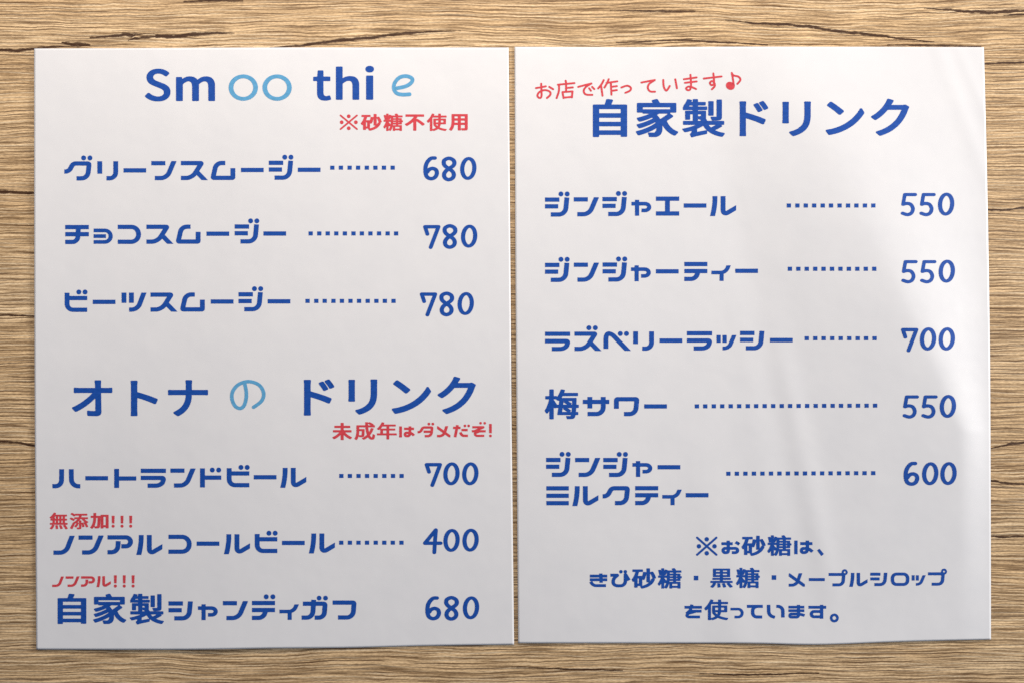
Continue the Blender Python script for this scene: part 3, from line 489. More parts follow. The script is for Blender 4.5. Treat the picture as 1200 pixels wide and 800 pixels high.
    'リ': [[972, 1, 991, 7, 999, 24, 993, 123, 993, 429, 983, 516, 971, 579, 951, 640, 926, 692, 888, 746, 844, 794, 790, 839, 719, 885, 617, 933, 507, 971, 407, 998, 375, 999, 363, 996, 322, 970, 249, 912, 242, 899, 242, 888, 249, 870, 259, 865, 369, 841, 423, 825, 510, 791, 568, 762, 644, 710, 680, 677, 709, 642, 734, 597, 760, 510, 770, 406, 770, 87, 763, 48, 764, 21, 767, 12, 774, 5, 793, 0],
          [203, 9, 225, 16, 232, 33, 226, 111, 226, 530, 232, 611, 222, 627, 203, 632, 30, 632, 8, 625, 0, 609, 9, 516, 9, 120, 3, 30, 13, 15, 33, 9]],
    'ン': [[2, 886, 0, 860, 5, 847, 17, 840, 165, 808, 296, 762, 378, 724, 431, 696, 486, 662, 550, 617, 643, 536, 680, 501, 734, 440, 778, 384, 820, 323, 857, 261, 886, 203, 900, 196, 918, 196, 937, 204, 996, 314, 999, 337, 992, 356, 925, 467, 839, 578, 769, 653, 723, 696, 655, 753, 543, 829, 428, 891, 387, 910, 330, 934, 241, 965, 106, 999, 83, 998, 66, 988],
          [41, 82, 110, 5, 131, 0, 142, 0, 156, 5, 237, 66, 325, 138, 449, 250, 463, 265, 468, 278, 468, 294, 463, 309, 387, 388, 367, 393, 353, 393, 339, 388, 209, 265, 120, 190, 44, 131, 36, 113, 36, 97]],
    'ク': [[217, 994, 129, 922, 123, 903, 129, 883, 138, 877, 212, 854, 263, 835, 358, 793, 466, 729, 532, 679, 612, 603, 648, 562, 683, 514, 741, 419, 757, 387, 790, 306, 790, 300, 785, 299, 442, 300, 378, 372, 304, 444, 233, 503, 140, 566, 122, 573, 91, 570, 10, 515, 0, 497, 0, 483, 7, 468, 81, 423, 154, 369, 239, 292, 300, 222, 363, 132, 403, 58, 423, 7, 439, 0, 462, 0, 576, 34, 586, 41, 591, 54, 588, 75, 538, 154, 533, 164, 534, 167, 829, 167, 877, 157, 896, 157, 919, 166, 992, 207, 999, 222, 998, 239, 974, 287, 941, 383, 899, 472, 857, 546, 797, 633, 751, 688, 707, 735, 615, 814, 554, 858, 486, 899, 391, 945, 261, 996, 231, 999]],
    'オ': [[994, 212, 999, 228, 999, 332, 991, 350, 976, 355, 728, 353, 721, 356, 729, 887, 727, 909, 718, 938, 707, 958, 684, 978, 649, 994, 620, 999, 514, 999, 399, 992, 386, 985, 378, 967, 371, 867, 379, 849, 392, 844, 419, 844, 476, 852, 560, 857, 571, 854, 576, 847, 577, 567, 574, 506, 459, 624, 344, 724, 251, 792, 193, 830, 120, 872, 107, 877, 92, 877, 74, 872, 5, 796, 0, 783, 0, 769, 8, 753, 103, 701, 189, 645, 254, 598, 371, 498, 451, 418, 502, 356, 496, 353, 140, 353, 63, 357, 49, 350, 42, 334, 42, 225, 50, 209, 63, 204, 87, 204, 154, 211, 567, 211, 570, 205, 570, 148, 559, 41, 559, 21, 564, 8, 580, 0, 697, 0, 716, 6, 723, 21, 716, 117, 720, 210, 892, 211, 976, 204]],
    'ト': [[18, 3, 35, 0, 226, 0, 246, 5, 254, 12, 258, 21, 258, 53, 248, 120, 250, 319, 515, 379, 733, 435, 981, 509, 992, 514, 999, 528, 999, 543, 992, 559, 935, 653, 910, 661, 880, 661, 699, 603, 558, 563, 387, 518, 250, 488, 248, 848, 258, 976, 250, 992, 226, 999, 35, 999, 12, 992, 4, 978, 13, 884, 13, 113, 0, 24, 8, 8]],
    'ナ': [[996, 279, 999, 290, 999, 399, 994, 412, 987, 417, 974, 420, 883, 415, 602, 415, 595, 418, 592, 496, 579, 581, 554, 667, 526, 734, 487, 800, 468, 827, 421, 881, 357, 938, 277, 992, 260, 999, 243, 999, 225, 992, 140, 925, 135, 911, 135, 900, 141, 883, 208, 845, 282, 790, 329, 743, 374, 678, 404, 616, 426, 547, 439, 467, 442, 419, 436, 415, 123, 415, 18, 419, 5, 413, 0, 399, 0, 288, 8, 271, 23, 266, 92, 271, 443, 270, 444, 130, 439, 72, 433, 34, 433, 21, 438, 8, 454, 0, 580, 0, 596, 6, 603, 21, 596, 110, 598, 270, 924, 271, 976, 266, 991, 271]],
    'S': [[599, 2, 661, 10, 743, 27, 812, 48, 863, 70, 918, 100, 950, 123, 954, 144, 947, 156, 865, 225, 857, 231, 836, 234, 791, 231, 699, 184, 620, 160, 537, 150, 482, 153, 448, 158, 410, 168, 371, 185, 341, 211, 323, 244, 327, 285, 357, 323, 414, 355, 489, 381, 781, 470, 861, 507, 915, 541, 953, 578, 977, 614, 988, 638, 999, 688, 995, 759, 991, 778, 967, 829, 926, 876, 867, 920, 805, 951, 723, 977, 620, 994, 537, 999, 414, 997, 348, 989, 252, 970, 163, 941, 111, 920, 63, 894, 4, 855, 0, 833, 11, 819, 108, 742, 129, 737, 159, 737, 178, 740, 211, 763, 290, 803, 376, 831, 479, 849, 537, 849, 596, 841, 647, 827, 679, 812, 704, 795, 723, 774, 738, 740, 738, 705, 727, 678, 699, 649, 640, 618, 558, 590, 290, 507, 218, 476, 172, 449, 117, 407, 87, 366, 73, 337, 62, 290, 65, 225, 69, 206, 93, 159, 132, 115, 194, 72, 252, 44, 321, 22, 420, 5, 506, 0]],
    'm': [[995, 986, 988, 995, 976, 999, 850, 999, 836, 995, 826, 978, 825, 426, 818, 321, 808, 273, 796, 244, 783, 227, 752, 205, 724, 201, 690, 215, 664, 234, 623, 275, 589, 324, 589, 972, 586, 985, 578, 995, 564, 999, 438, 999, 421, 993, 412, 972, 412, 410, 405, 318, 390, 260, 371, 227, 333, 202, 311, 201, 285, 212, 235, 250, 199, 290, 177, 327, 176, 972, 173, 985, 166, 995, 151, 999, 25, 999, 10, 994, 3, 985, 0, 972, 0, 53, 4, 39, 11, 30, 23, 26, 130, 26, 144, 30, 157, 49, 160, 94, 163, 99, 216, 49, 278, 14, 311, 3, 340, 0, 397, 3, 442, 17, 480, 39, 521, 83, 550, 132, 626, 52, 676, 20, 724, 3, 771, 0, 821, 7, 874, 26, 910, 56, 943, 99, 970, 158, 986, 219, 997, 289, 999, 330, 999, 969]],
    't': [[294, 0, 527, 0, 552, 3, 566, 10, 574, 22, 577, 203, 913, 204, 939, 208, 958, 220, 959, 335, 939, 350, 908, 354, 586, 354, 574, 358, 574, 728, 584, 779, 600, 807, 618, 822, 655, 838, 690, 845, 735, 849, 789, 843, 868, 828, 908, 828, 932, 832, 945, 837, 958, 850, 999, 932, 998, 957, 977, 970, 858, 988, 740, 999, 626, 999, 537, 993, 448, 981, 377, 960, 299, 920, 259, 883, 229, 837, 213, 789, 212, 358, 200, 354, 47, 354, 22, 351, 10, 345, 0, 335, 0, 233, 7, 222, 32, 212, 57, 209, 210, 206, 225, 203, 248, 19, 265, 5]],
    'h': [[18, 3, 41, 0, 254, 0, 275, 3, 290, 15, 289, 348, 360, 322, 415, 306, 494, 293, 533, 287, 592, 285, 702, 290, 789, 304, 845, 323, 912, 362, 943, 391, 979, 448, 995, 498, 999, 542, 999, 980, 994, 989, 981, 996, 958, 999, 745, 999, 725, 996, 709, 984, 708, 558, 700, 519, 679, 478, 649, 450, 612, 436, 564, 429, 505, 431, 450, 443, 364, 477, 292, 517, 291, 980, 286, 989, 273, 996, 242, 999, 37, 999, 18, 996, 5, 989, 0, 977, 0, 19, 5, 10]],
    'i': [[183, 285, 805, 285, 871, 290, 910, 303, 910, 979, 871, 994, 805, 999, 183, 999, 116, 994, 78, 982, 77, 305, 116, 290],
          [69, 38, 205, 12, 383, 0, 605, 0, 805, 15, 929, 41, 987, 71, 999, 95, 987, 123, 918, 156, 805, 179, 705, 189, 594, 194, 394, 194, 205, 182, 58, 151, 0, 116, 0, 76]],
}
def contours_of(ch):
    return [[(c[i], c[i + 1]) for i in range(0, len(c), 2)] for c in GLYPH_OUTLINES[ch]]

# ------------------------------------------------------------------ lettering: strokes
# A stroke is a list of points (x, y) or (x, y, r); r is how far before the corner the
# rounding starts.  Units: photo pixels at the size of the menu lines, y down from the
# top of the kana; the kana are 22.4 high.
PEN_X, PEN_Y = 5.7, 5.0            # a flat pen: upright strokes are a little heavier

def ring(cx, cy, rx, ry, n=28, skew=0.0):
    return [(cx + rx * math.cos(2 * math.pi * k / n) - skew * ry * math.sin(2 * math.pi * k / n),
             cy + ry * math.sin(2 * math.pi * k / n)) for k in range(n)]

LINE_M = [(0, 2.5), (27, 2.5)]
SU = [[(0, 2.5), (24.2, 2.5, 1.2), (13.2, 19.9, 7), (0, 19.9)], [(17.2, 11.3), (30.2, 24.7)]]
JI = [[(0, 2.5), (16.9, 2.5)], [(0, 10.4), (15.5, 10.4)], [(25.7, 0), (23.8, 19.9, 7.5), (6.8, 19.9)]]
RA = [[(0, 2.5), (29.5, 2.5)], [(0, 10.8), (27.2, 10.8, 2.5), (24.4, 19.9, 7), (8, 19.9)]]
BI = [[(2.9, 0), (2.9, 19.9, 7), (26.5, 19.9)], [(2.9, 6.2), (26.5, 6.2)]]
KU = [[(0, 11.9), (5.5, 11.9, 4), (10.4, 2.5, 3), (29.2, 2.5, 1.8), (27.3, 19.9, 7), (14.4, 19.9)]]
TE = [[(0, 2.5), (27, 2.5)], [(0, 10.7), (27, 10.7)], [(16.2, 10.7), (13.5, 19.9, 5.5), (0, 19.9)]]
HU = [[(0, 2.5), (25.2, 2.5, 1.5), (23.8, 19.9, 7), (6.3, 19.9)]]
# strokes, dots (x, y, r), pen scale
KANA = {
    'グ': (KU, [(22.7, -4, 2.9), (30.1, -4, 2.9)], 1),
    'ク': (KU, [], 1),
    'ダ': (KU + [[(12, 11), (27, 11)]], [(22.7, -4.4, 2.8), (30.6, -4.4, 2.8)], .95),
    'リ': ([[(2.9, 0), (2.9, 14.6)], [(21.6, 0), (21.6, 19.9, 7), (10.7, 19.9)]], [], 1),
    'ー': ([[(0, 10.8), (26.6, 10.8)]], [], 1),
    'ン': ([[(0, 2.5), (16.5, 2.5)], [(26.9, -.6), (18.2, 19.9, 6.8), (4.2, 19.9)]], [], 1),
    'ス': (SU, [], 1),
    'ズ': (SU, [(16.9, -4.4, 2.9), (24.4, -4.4, 2.9)], 1),
    'ム': ([[(17.3, 2.5), (6.8, 2.5, 6), (2.9, 19.9, 1.2), (26.2, 19.9, .8), (26.2, 8.5)]], [], 1),
    'ジ': (JI, [(18.7, -4.1, 2.9), (26, -4.1, 2.9)], 1),
    'シ': (JI, [], 1),
    'チ': ([[(0, 2.5), (27.7, 2.5)], [(0, 10.8), (27.7, 10.8)], [(15.5, 2), (14.5, 19.9, 6), (0, 19.9)]], [], 1),
    'ョ': ([[(0, 6.5), (20, 6.5, 7), (20, 20, 7), (0, 20)], [(0, 13.2), (14.5, 13.2)]], [], .86),
    'コ': ([[(0, 2.5), (24.4, 2.5, 8.5), (24.4, 19.9, 8.5), (0, 19.9)]], [], 1),
    'ビ': (BI, [(16.7, -.9, 2.9), (24.0, -.9, 2.9)], 1),
    'ツ': ([[(2.9, 0), (2.9, 12)], [(11.6, 0), (11.6, 12)], [(26.6, -.6), (18.8, 19.9, 6.8), (8.9, 19.9)]], [], 1),
    'ハ': ([[(10.9, 0), (10.6, 19.9, 7), (0, 19.9)], [(22.1, 0), (22.4, 19.9, 8), (32.7, 19.9)]], [], 1),
    'ト': ([[(3, 0), (3, 22.4)], [(3, 11.3), (26, 11.3)]], [], 1),
    'ド': ([[(3, 0), (3, 22.4)], [(3, 10.9), (25, 10.9)]], [(14.5, 2, 2.9), (22, 2, 2.9)], 1),
    'ラ': (RA, [], 1),
    'ル': ([[(5.2, 0), (5.2, 11, 8), (2.2, 24)], [(14.7, 0), (14.7, 22.6, 6.5), (32, 12.4)]], [], 1),
    'ノ': ([[(22.2, -.6), (14.3, 19.9, 6.8), (0, 19.9)]], [], 1),
    'ア': ([[(0, 2.5), (27, 2.5, 5.5), (27, 12.9, 5.5), (16.2, 12.9)], [(12.6, 6.9), (11.8, 19.9, 7), (0, 19.9)]], [], 1),
    'テ': (TE, [], 1),
    'デ': (TE, [(16.7, -4.8, 2.9), (24.5, -4.8, 2.9)], 1),
    'ィ': ([[(20.6, 3.4), (16.8, 12.6, 5.5), (0, 12.6)], [(12, 12.6), (12, 22.4)]], [], .84),
    'ガ': ([[(1.5, 3.6), (27.6, 3.6, 2), (26.2, 19.9, 6), (15.3, 19.9)], [(14.2, -1), (12.8, 19.9, 7), (0, 19.9)]], [(20.5, -3, 2.8), (28, -3, 2.8)], 1),
    'フ': (HU, [], 1),
    'プ': (HU + [ring(26.8, -1.2, 3.3, 3.3) + ['closed', .6]], [], 1),
    'エ': ([[(0, 2.5), (27.3, 2.5)], [(0, 19.8), (27.3, 19.8)], [(13.5, 2.5), (13.5, 19.8)]], [], 1),
    'ャ': ([[(0, 8.1), (20.8, 8.1, 5), (20.8, 16, 5), (11.8, 16)], [(6.6, 3.6), (6.6, 22.2)]], [], .86),
    'ベ': ([[(2.8, 20), (2.8, 2.4, 6.5), (9.3, 2.4, 4.5), (30.8, 24.8)]], [(19.7, 2.5, 2.9), (26.9, 2.5, 2.9)], 1),
    'ッ': ([[(2.2, 4.7), (2.2, 13.6)], [(9.2, 4.7), (9.2, 13.6)], [(20.8, 4), (14.2, 20, 5.5), (6.8, 20)]], [], .86),
    'サ': ([[(0, 5.8), (31, 5.8)], [(8.3, 0), (8.3, 13.5)], [(24, 0), (24, 20, 8), (5.6, 20)]], [], 1),
    'ワ': ([[(2.8, 13.7), (2.8, 2.5, 1.5), (26.8, 2.5, 1.5), (25.2, 19.9, 7), (11.7, 19.9)]], [], 1),
    'ミ': ([[(0, 2.5), (26.3, 2.5)], [(0, 11.2), (26.3, 11.2)], [(0, 19.9), (26.3, 19.9)]], [], 1),
    'メ': ([[(-.6, 1.6), (28.6, 22.6)], [(19.9, -.6), (13, 20, 8), (0, 20)]], [], 1),
    'ロ': ([[(2.9, 11), (2.9, 2.5, 7), (28.3, 2.5, 7), (28.3, 19.9, 7), (2.9, 19.9, 7), (2.9, 11)]], [], 1),
    'は': ([[(2.9, 0), (2.9, 22.4)], [(10, 5), (30, 5)], [(21.8, 0), (21.8, 19.7, 5.5), (12, 19.7, 3.3), (12, 13, 3.3), (24, 13, 4), (30, 18.4)]], [], .97),
    'だ': ([[(0, 3.6), (15, 3.6)], [(8.8, -2), (4, 22.4)], [(17, 8), (29.5, 8)], [(14.6, 12.6), (18, 19.6, 4), (30, 19.6)]], [(24, -.4, 2.7), (31.5, -.4, 2.7)], .97),
    'ぞ': ([[(1, 2.5), (23.5, 2.5, 1), (5.5, 10.3)], [(0, 10.6), (28, 10.6)], [(15.5, 10.8), (6, 14.4, 2), (7.6, 19.9, 3.5), (25, 19.9)]], [(17.6, -5.6, 2.6), (26, -5.6, 2.6)], .9),
    'お': ([[(0, 5), (18.5, 5)], [(11.2, 0), (11.2, 19.7, 3), (2.8, 19.7, 3.5), (2.8, 12.6, 3.5), (26.5, 12.6, 4), (26.5, 19.7, 4.5), (17.2, 19.7)], [(23.2, 2.4), (29.5, 6)]], [], .95),
    'き': ([[(0, 4.2), (28.5, 4.2)], [(0, 10.2), (28.5, 10.2)], [(17.8, 0), (18.6, 15.2)], [(1.6, 13.4), (5, 19.9, 5), (26.4, 19.9)]], [], .95),
    'び': ([[(0, 2.5), (11.8, 2.5, 1), (4.6, 8.5, 4), (4.6, 19.9, 8), (24.6, 19.9, 8), (24.6, 1.2, .5), (30.6, 11)]], [(17.2, -3.2, 2.9), (24.4, -3.2, 2.9)], 1),
    'を': ([[(0, 4), (28.6, 4)], [(12.4, -.4), (9.5, 9), (3.6, 14.5)], [(9.5, 10.4), (28, 10.4)], [(18, 10.8), (4.2, 14.6, 3), (4.2, 19.9, 4), (25.5, 19.9)]], [], .92),
    'っ': ([[(0, 7), (19, 7, 6.5), (19, 20, 6.5), (6.5, 20)]], [], .86),
    'て': ([[(0, 2.5), (26, 2.5)], [(16, 2.8), (9.4, 5, 4.5), (9.4, 19.9, 7), (25, 19.9)]], [], 1),
    'い': ([[(2.9, 0), (3.2, 17.2, 6), (13.2, 20.6)], [(15.6, 2.5), (26.2, 2.5, 8), (26.4, 20.8)]], [], 1),
    'ま': ([[(.5, 3.8), (26.5, 3.8)], [(.5, 9.6), (26.5, 9.6)], [(17, 0), (17, 20.2, 3.5), (2.8, 20.2, 2.6), (2.8, 15, 2.6), (18, 15, 2), (27, 17.4)]], [], .9),
    'す': ([[(0, 4), (29, 4)], [(21.6, 0), (21.6, 22.8)], [(21.6, 10.9), (4.8, 10.9, 4.5), (4.8, 19.6, 4.5), (21.6, 19.6)]], [], .95),
    '!': ([[(2.7, -4), (2.7, 14.6)]], [(2.7, 20.2, 2.8)], .95),
}
CLIP = {'ン': (0, 22.4), 'ス': (-9, 22.4), 'ズ': (-9, 22.4), 'ツ': (0, 22.4), 'ル': (-9, 23.4), 'ノ': (0, 22.4), 'ベ': (-9, 22.4), 'メ': (0, 22.4),
        'ッ': (4.7, 22.4), 'ィ': (4.2, 22.4), 'シ': (0, 22.4)}
CLIP_X = {'ル': (-2, 30), 'メ': (0, 27)}

# rounded figures of the prices
FIG_W = 4.7
FIGURES = {
    '6': [[(13.3, 1.7), (8.9, 2.1), (5.4, 5.2), (3.2, 9.2), (2.3, 13.6), (2.5, 19.6), (4.4, 24), (8.8, 25.9), (13.4, 24.3), (15.7, 19.8), (14.6, 15.6), (10.6, 13.9), (6.6, 15.3), (4.3, 18.2)]],
    '8': [[(8.3, 14.2), (4.2, 11.2), (2.4, 8.1), (3.2, 4.2), (8.4, 2.0), (13.6, 4.2), (14.8, 8.1), (12.9, 11.2), (8.3, 14.2), (4.3, 17.6), (2.7, 21.4), (4, 25.2), (8.2, 27), (12.6, 25.2), (14.2, 21.4), (12.6, 17.4), (8.3, 14.2)]],
    '0': [ring(9.6, 13.2, 7.1, 11.6, 32, 0.05) + ['closed', 1.0]],
    '7': [[(4.6, 10.7), (1.8, 2.2), (17.6, 2.2), (8.4, 26.3)]],
    '4': [[(14.3, 1.9), (1.6, 17.4), (20, 17.4)], [(14.5, 2), (13.4, 15), (12.6, 28.2)]],
    '5': [[(16.8, 2.1), (4.6, 2.1), (2.6, 13.5), (6.9, 12.5), (11.6, 13.7), (14.1, 18.6), (12.4, 23.6), (7.8, 25.6), (2, 24.0)]],
}

def catmull(pts, closed=False, k=5):
    out = []
    n = len(pts)
    for i in range(n if closed else n - 1):
        if closed:
            p = [pts[(i + d) % n] for d in (-1, 0, 1, 2)]
        else:
            p = [pts[max(0, i - 1)], pts[i], pts[i + 1], pts[min(n - 1, i + 2)]]
        for j in range(k):
            f = j / k
            out.append(tuple(0.5 * (2 * p[1][q] + (p[2][q] - p[0][q]) * f + (2 * p[0][q] - 5 * p[1][q] + 4 * p[2][q] - p[3][q]) * f * f
                                    + (3 * p[1][q] - p[0][q] - 3 * p[2][q] + p[3][q]) * f ** 3) for q in (0, 1)))
    if not closed:
        out.append(tuple(pts[-1][:2]))
    return out

def fillet(path):
    out = []
    for i, p in enumerate(path):
        r = p[2] if len(p) > 2 else 0
        if r and 0 < i < len(path) - 1:
            c = np.array(p[:2], float)
            a, b = np.array(path[i - 1][:2], float), np.array(path[i + 1][:2], float)
            ra = min(r, np.linalg.norm(a - c) * (0.5 if 0 < i - 1 and len(path[i - 1]) > 2 else 1.0))
            rb = min(r, np.linalg.norm(b - c) * (0.5 if i + 1 < len(path) - 1 and len(path[i + 1]) > 2 else 1.0))
            p0 = c + (a - c) / np.linalg.norm(a - c) * ra
            p3 = c + (b - c) / np.linalg.norm(b - c) * rb
            p1, p2 = p0 + (c - p0) * 0.56, p3 + (c - p3) * 0.56
            for k in range(8):
                t = k / 7
                out.append(tuple((1 - t) ** 3 * p0 + 3 * (1 - t) ** 2 * t * p1 + 3 * (1 - t) * t * t * p2 + t ** 3 * p3))
        else:
            out.append(tuple(map(float, p[:2])))
    res = [out[0]]
    for q in out[1:]:
        if math.hypot(q[0] - res[-1][0], q[1] - res[-1][1]) > 1e-3:
            res.append(q)
    return res

def stroke_cells(path, wx, wy, closed=False, cap='butt'):
    """Convex cells that together cover a stroke drawn with a wx by wy pen."""
    k = wx / wy
    P = [np.array((x, y * k)) for x, y in path]
    h = wx / 2
    n = len(P)
    segs = [(i, (i + 1) % n) for i in range(n if closed else n - 1)]
    dirs = [(P[b] - P[a]) / np.linalg.norm(P[b] - P[a]) for a, b in segs]
    nor = [np.array((-d[1], d[0])) for d in dirs]
    cells = []
    def arc(c, a0, a1, m):
        return [c + h * np.array((math.cos(a0 + (a1 - a0) * j / m), math.sin(a0 + (a1 - a0) * j / m))) for j in range(m + 1)]
    ends = [[None, None] for _ in segs]      # mitred half-width vectors at both ends of each segment
    for s in range(len(segs)):
        ends[s][0] = nor[s] * h
        ends[s][1] = nor[s] * h
    for s in range(len(segs) if closed else len(segs) - 1):
        s2 = (s + 1) % len(segs)
        c = P[segs[s][1]]
        cosang = float(np.clip(dirs[s] @ dirs[s2], -1, 1))
        if cosang > 0.72:
            b = nor[s] + nor[s2]
            b = b / np.linalg.norm(b)
            mv = b * h / max(0.5, float(b @ nor[s]))
            ends[s][1] = mv
            ends[s2][0] = mv
        else:
            turn = dirs[s][0] * dirs[s2][1] - dirs[s][1] * dirs[s2][0]
            sg = -1 if turn > 0 else 1
            o1, o2 = nor[s] * h * sg, nor[s2] * h * sg
            if cap == 'round':
                a0 = math.atan2(o1[1], o1[0]); a1 = math.atan2(o2[1], o2[0])
                while a1 - a0 > math.pi: a1 -= 2 * math.pi
                while a1 - a0 < -math.pi: a1 += 2 * math.pi
                cells.append([c] + arc(c, a0, a1, 6))
            else:
                b = o1 + o2
                nb = np.linalg.norm(b)
                if nb > 1e-6:
                    b = b / nb
                    m = min(h / max(0.2, float(b @ o1) / h), h * 1.45)
                    cells.append([c, c + o1, c + b * m, c + o2])
    for s, (a, b) in enumerate(segs):
        cells.append([P[a] + ends[s][0], P[b] + ends[s][1], P[b] - ends[s][1], P[a] - ends[s][0]])
    if cap == 'round' and not closed:
        for c, d in ((P[0], -dirs[0]), (P[-1], dirs[-1])):
            a = math.atan2(d[1], d[0])
            cells.append(arc(c, a - math.pi / 2, a + math.pi / 2, 8))
    return [[(float(q[0]), float(q[1]) / k) for q in c] for c in cells]

def in_poly(pts, poly):
    """Even-odd test for many points at once."""
    x, y = pts[:, 0], pts[:, 1]
    inside = np.zeros(len(pts), bool)
    q = np.array(poly)
    for (x0, y0), (x1, y1) in zip(q, np.roll(q, -1, 0)):
        if y0 == y1:
            continue
        hit = (y0 > y) != (y1 > y)
        inside ^= hit & (x < (x1 - x0) * (y - y0) / (y1 - y0) + x0)
    return inside

def triangulate(cells, contours=(), clip=None, step=5.0):
    """One clean flat mesh covering the union of convex cells and even-odd contours."""
    loops = [list(c) for c in cells] + [list(c) for c in contours]
    allp = np.array([p for l in loops for p in l])
    mn, mx = allp.min(0), allp.max(0)
    if clip:
        (cx0, cx1), (cy0, cy1) = clip
        loops.append([(cx0, cy0), (cx1, cy0), (cx1, cy1), (cx0, cy1)])
    verts, edges = [], []
    for l in loops:
        i0 = len(verts)
        fine = []
        for a, b in zip(l, l[1:] + l[:1]):
            k = max(1, math.ceil(math.hypot(b[0] - a[0], b[1] - a[1]) / 4.0))
            fine += [(a[0] + (b[0] - a[0]) * j / k, a[1] + (b[1] - a[1]) * j / k) for j in range(k)]
        l = fine
        verts += [Vector(p) for p in l]
        edges += [(i0 + k, i0 + (k + 1) % len(l)) for k in range(len(l))]
    gx = np.arange(mn[0] + step * .37, mx[0], step)
    gy = np.arange(mn[1] + step * .41, mx[1], step)
    verts += [Vector((float(a), float(b))) for a in gx for b in gy]
    ov, _, of, *_ = delaunay_2d_cdt(verts, edges, [], 0, 1e-4)
    V = np.array([(v.x, v.y) for v in ov])
    F = np.array([f for f in of if len(f) == 3])
    C = V[F].mean(1)
    A = V[F]
    area = np.abs((A[:, 1, 0] - A[:, 0, 0]) * (A[:, 2, 1] - A[:, 0, 1]) - (A[:, 2, 0] - A[:, 0, 0]) * (A[:, 1, 1] - A[:, 0, 1]))
    inside = np.zeros(len(C), bool)
    for c in cells:
        inside |= in_poly(C, c)
    if contours:
        eo = np.zeros(len(C), bool)
        for c in contours:
            eo ^= in_poly(C, c)
        inside |= eo
    if clip:
        inside &= (C[:, 0] > cx0) & (C[:, 0] < cx1) & (C[:, 1] > cy0) & (C[:, 1] < cy1)
    F = F[inside & (area > 1e-7)]
    used = np.unique(F)
    remap = np.zeros(len(V), int)
    remap[used] = np.arange(len(used))
    return V[used], remap[F]

def disc(x, y, r, n=20):
    return [(x + r * math.cos(2 * math.pi * k / n), y + r * math.sin(2 * math.pi * k / n)) for k in range(n)]

_cache = {}
def kana(ch):
    if ch not in _cache:
        strokes, dots, pen = KANA[ch]
        cells = []
        for s in strokes:
            if 'closed' in s:
                m = s[-1]
                cells += stroke_cells(s[:-2], PEN_X * pen * m, PEN_X * pen * m, True)
            else:
                cells += stroke_cells(fillet(s), PEN_X * pen, PEN_Y * pen)
        cells += [disc(*d) for d in dots]
        clip = None
        if ch in CLIP or ch in CLIP_X:
            cy = CLIP.get(ch, (-20, 60))
            if dots and cy[0] >= 0:
                cy = (-20, cy[1])
            clip = (CLIP_X.get(ch, (-10, 60)), cy)
        _cache[ch] = triangulate(cells, (), clip)
    return _cache[ch]

def figure(ch):
    key = 'fig' + ch
    if key not in _cache:
        cells = []
        for s in FIGURES[ch]:
            if 'closed' in s:
                cells += stroke_cells(s[:-2], 5.0, 3.7, True)
            elif ch in '68':
                cells += stroke_cells(catmull(s), FIG_W * 1.06, FIG_W * .88, False, 'round')
            elif ch == '5':
                cells += stroke_cells(s[:3], FIG_W * .92, FIG_W * .80, False, 'round')
                cells += stroke_cells(catmull(s[2:]), FIG_W * .95, FIG_W * .82, False, 'round')
            else:
                cells += stroke_cells(s, FIG_W * .98, FIG_W * .86, False, 'round')
        _cache[key] = triangulate(cells)
    return _cache[key]

def gothic(ch, x0, y0, x1, y1):
    cs = [[(x0 + a / 999 * (x1 - x0), y0 + b / 999 * (y1 - y0)) for a, b in c] for c in contours_of(ch)]
    return triangulate([], cs)

class Ink:
    """Gathers printed characters in photo pixels, then lays them on a sheet as one mesh."""
    def __init__(self):
        self.v, self.f = [], []
    def add(self, vf, dx=0.0, dy=0.0, s=1.0, rise=0.0):
        V, F = vf
        n = len(self.v)
        self.v += [(dx + x * s, dy + y * s + rise * x * s) for x, y in V]
        self.f += [(n + a, n + b, n + c) for a, b, c in F]
        return self
    def kana_line(self, spec, y0, y1=None, s=1.0):
        """spec: (character, left edge) pairs; y0 and y1: top of the kana at the first and last."""
        y1 = y0 if y1 is None else y1
        xa, xb = spec[0][1], spec[-1][1]
        for ch, x in spec:
            t = (x - xa) / (xb - xa) if xb > xa else 0
            self.add(kana(ch), x, y0 + (y1 - y0) * t, s)
        return self
    def figures(self, spec):
        for ch, x, y in spec:
            self.add(figure(ch), x, y)
        return self
    def gothic(self, spec):
        for ch, x0, y0, x1, y1 in spec:
            self.add(gothic(ch, x0, y0, x1, y1))
        return self
    def pen(self, paths, w, wy=None, closed=False, smooth=True):
        cells = []
        for p in paths:
            q = catmull(p, closed) if smooth and len(p) > 2 else p
            cells += stroke_cells(q, w, wy or w, closed, 'round')
        return self.add(triangulate(cells))
    def dots(self, xs, y, w=5.0, h=4.7, lean=0.0):
        for i, x in enumerate(xs):
            yy = y + lean * (x - xs[0])
            j = random.uniform(-.12, .12)
            q = [(x - w / 2 + j, yy - h / 2), (x + w / 2 + j, yy - h / 2), (x + w / 2 + j, yy + h / 2), (x - w / 2 + j, yy + h / 2)]
            self.add((q, [(0, 1, 2), (0, 2, 3)]))
        return self
    def lay(self, name, mat, sheet, height, parent=None, label=None):
        verts = [at(x, y, height(x, y) + 0.00006) for x, y in self.v]
        faces = []
        for a, b, c in self.f:
            p, q, r = verts[a], verts[b], verts[c]
            cr = (q[0] - p[0]) * (r[1] - p[1]) - (q[1] - p[1]) * (r[0] - p[0])
            faces.append((a, b, c) if cr > 0 else (a, c, b))
        o = link_mesh(name, verts, faces, mat, parent or sheet)
        if label:
            o['label'] = label
        return o

def row(a, b, n):
    return [a + (b - a) * k / (n - 1) for k in range(n)]
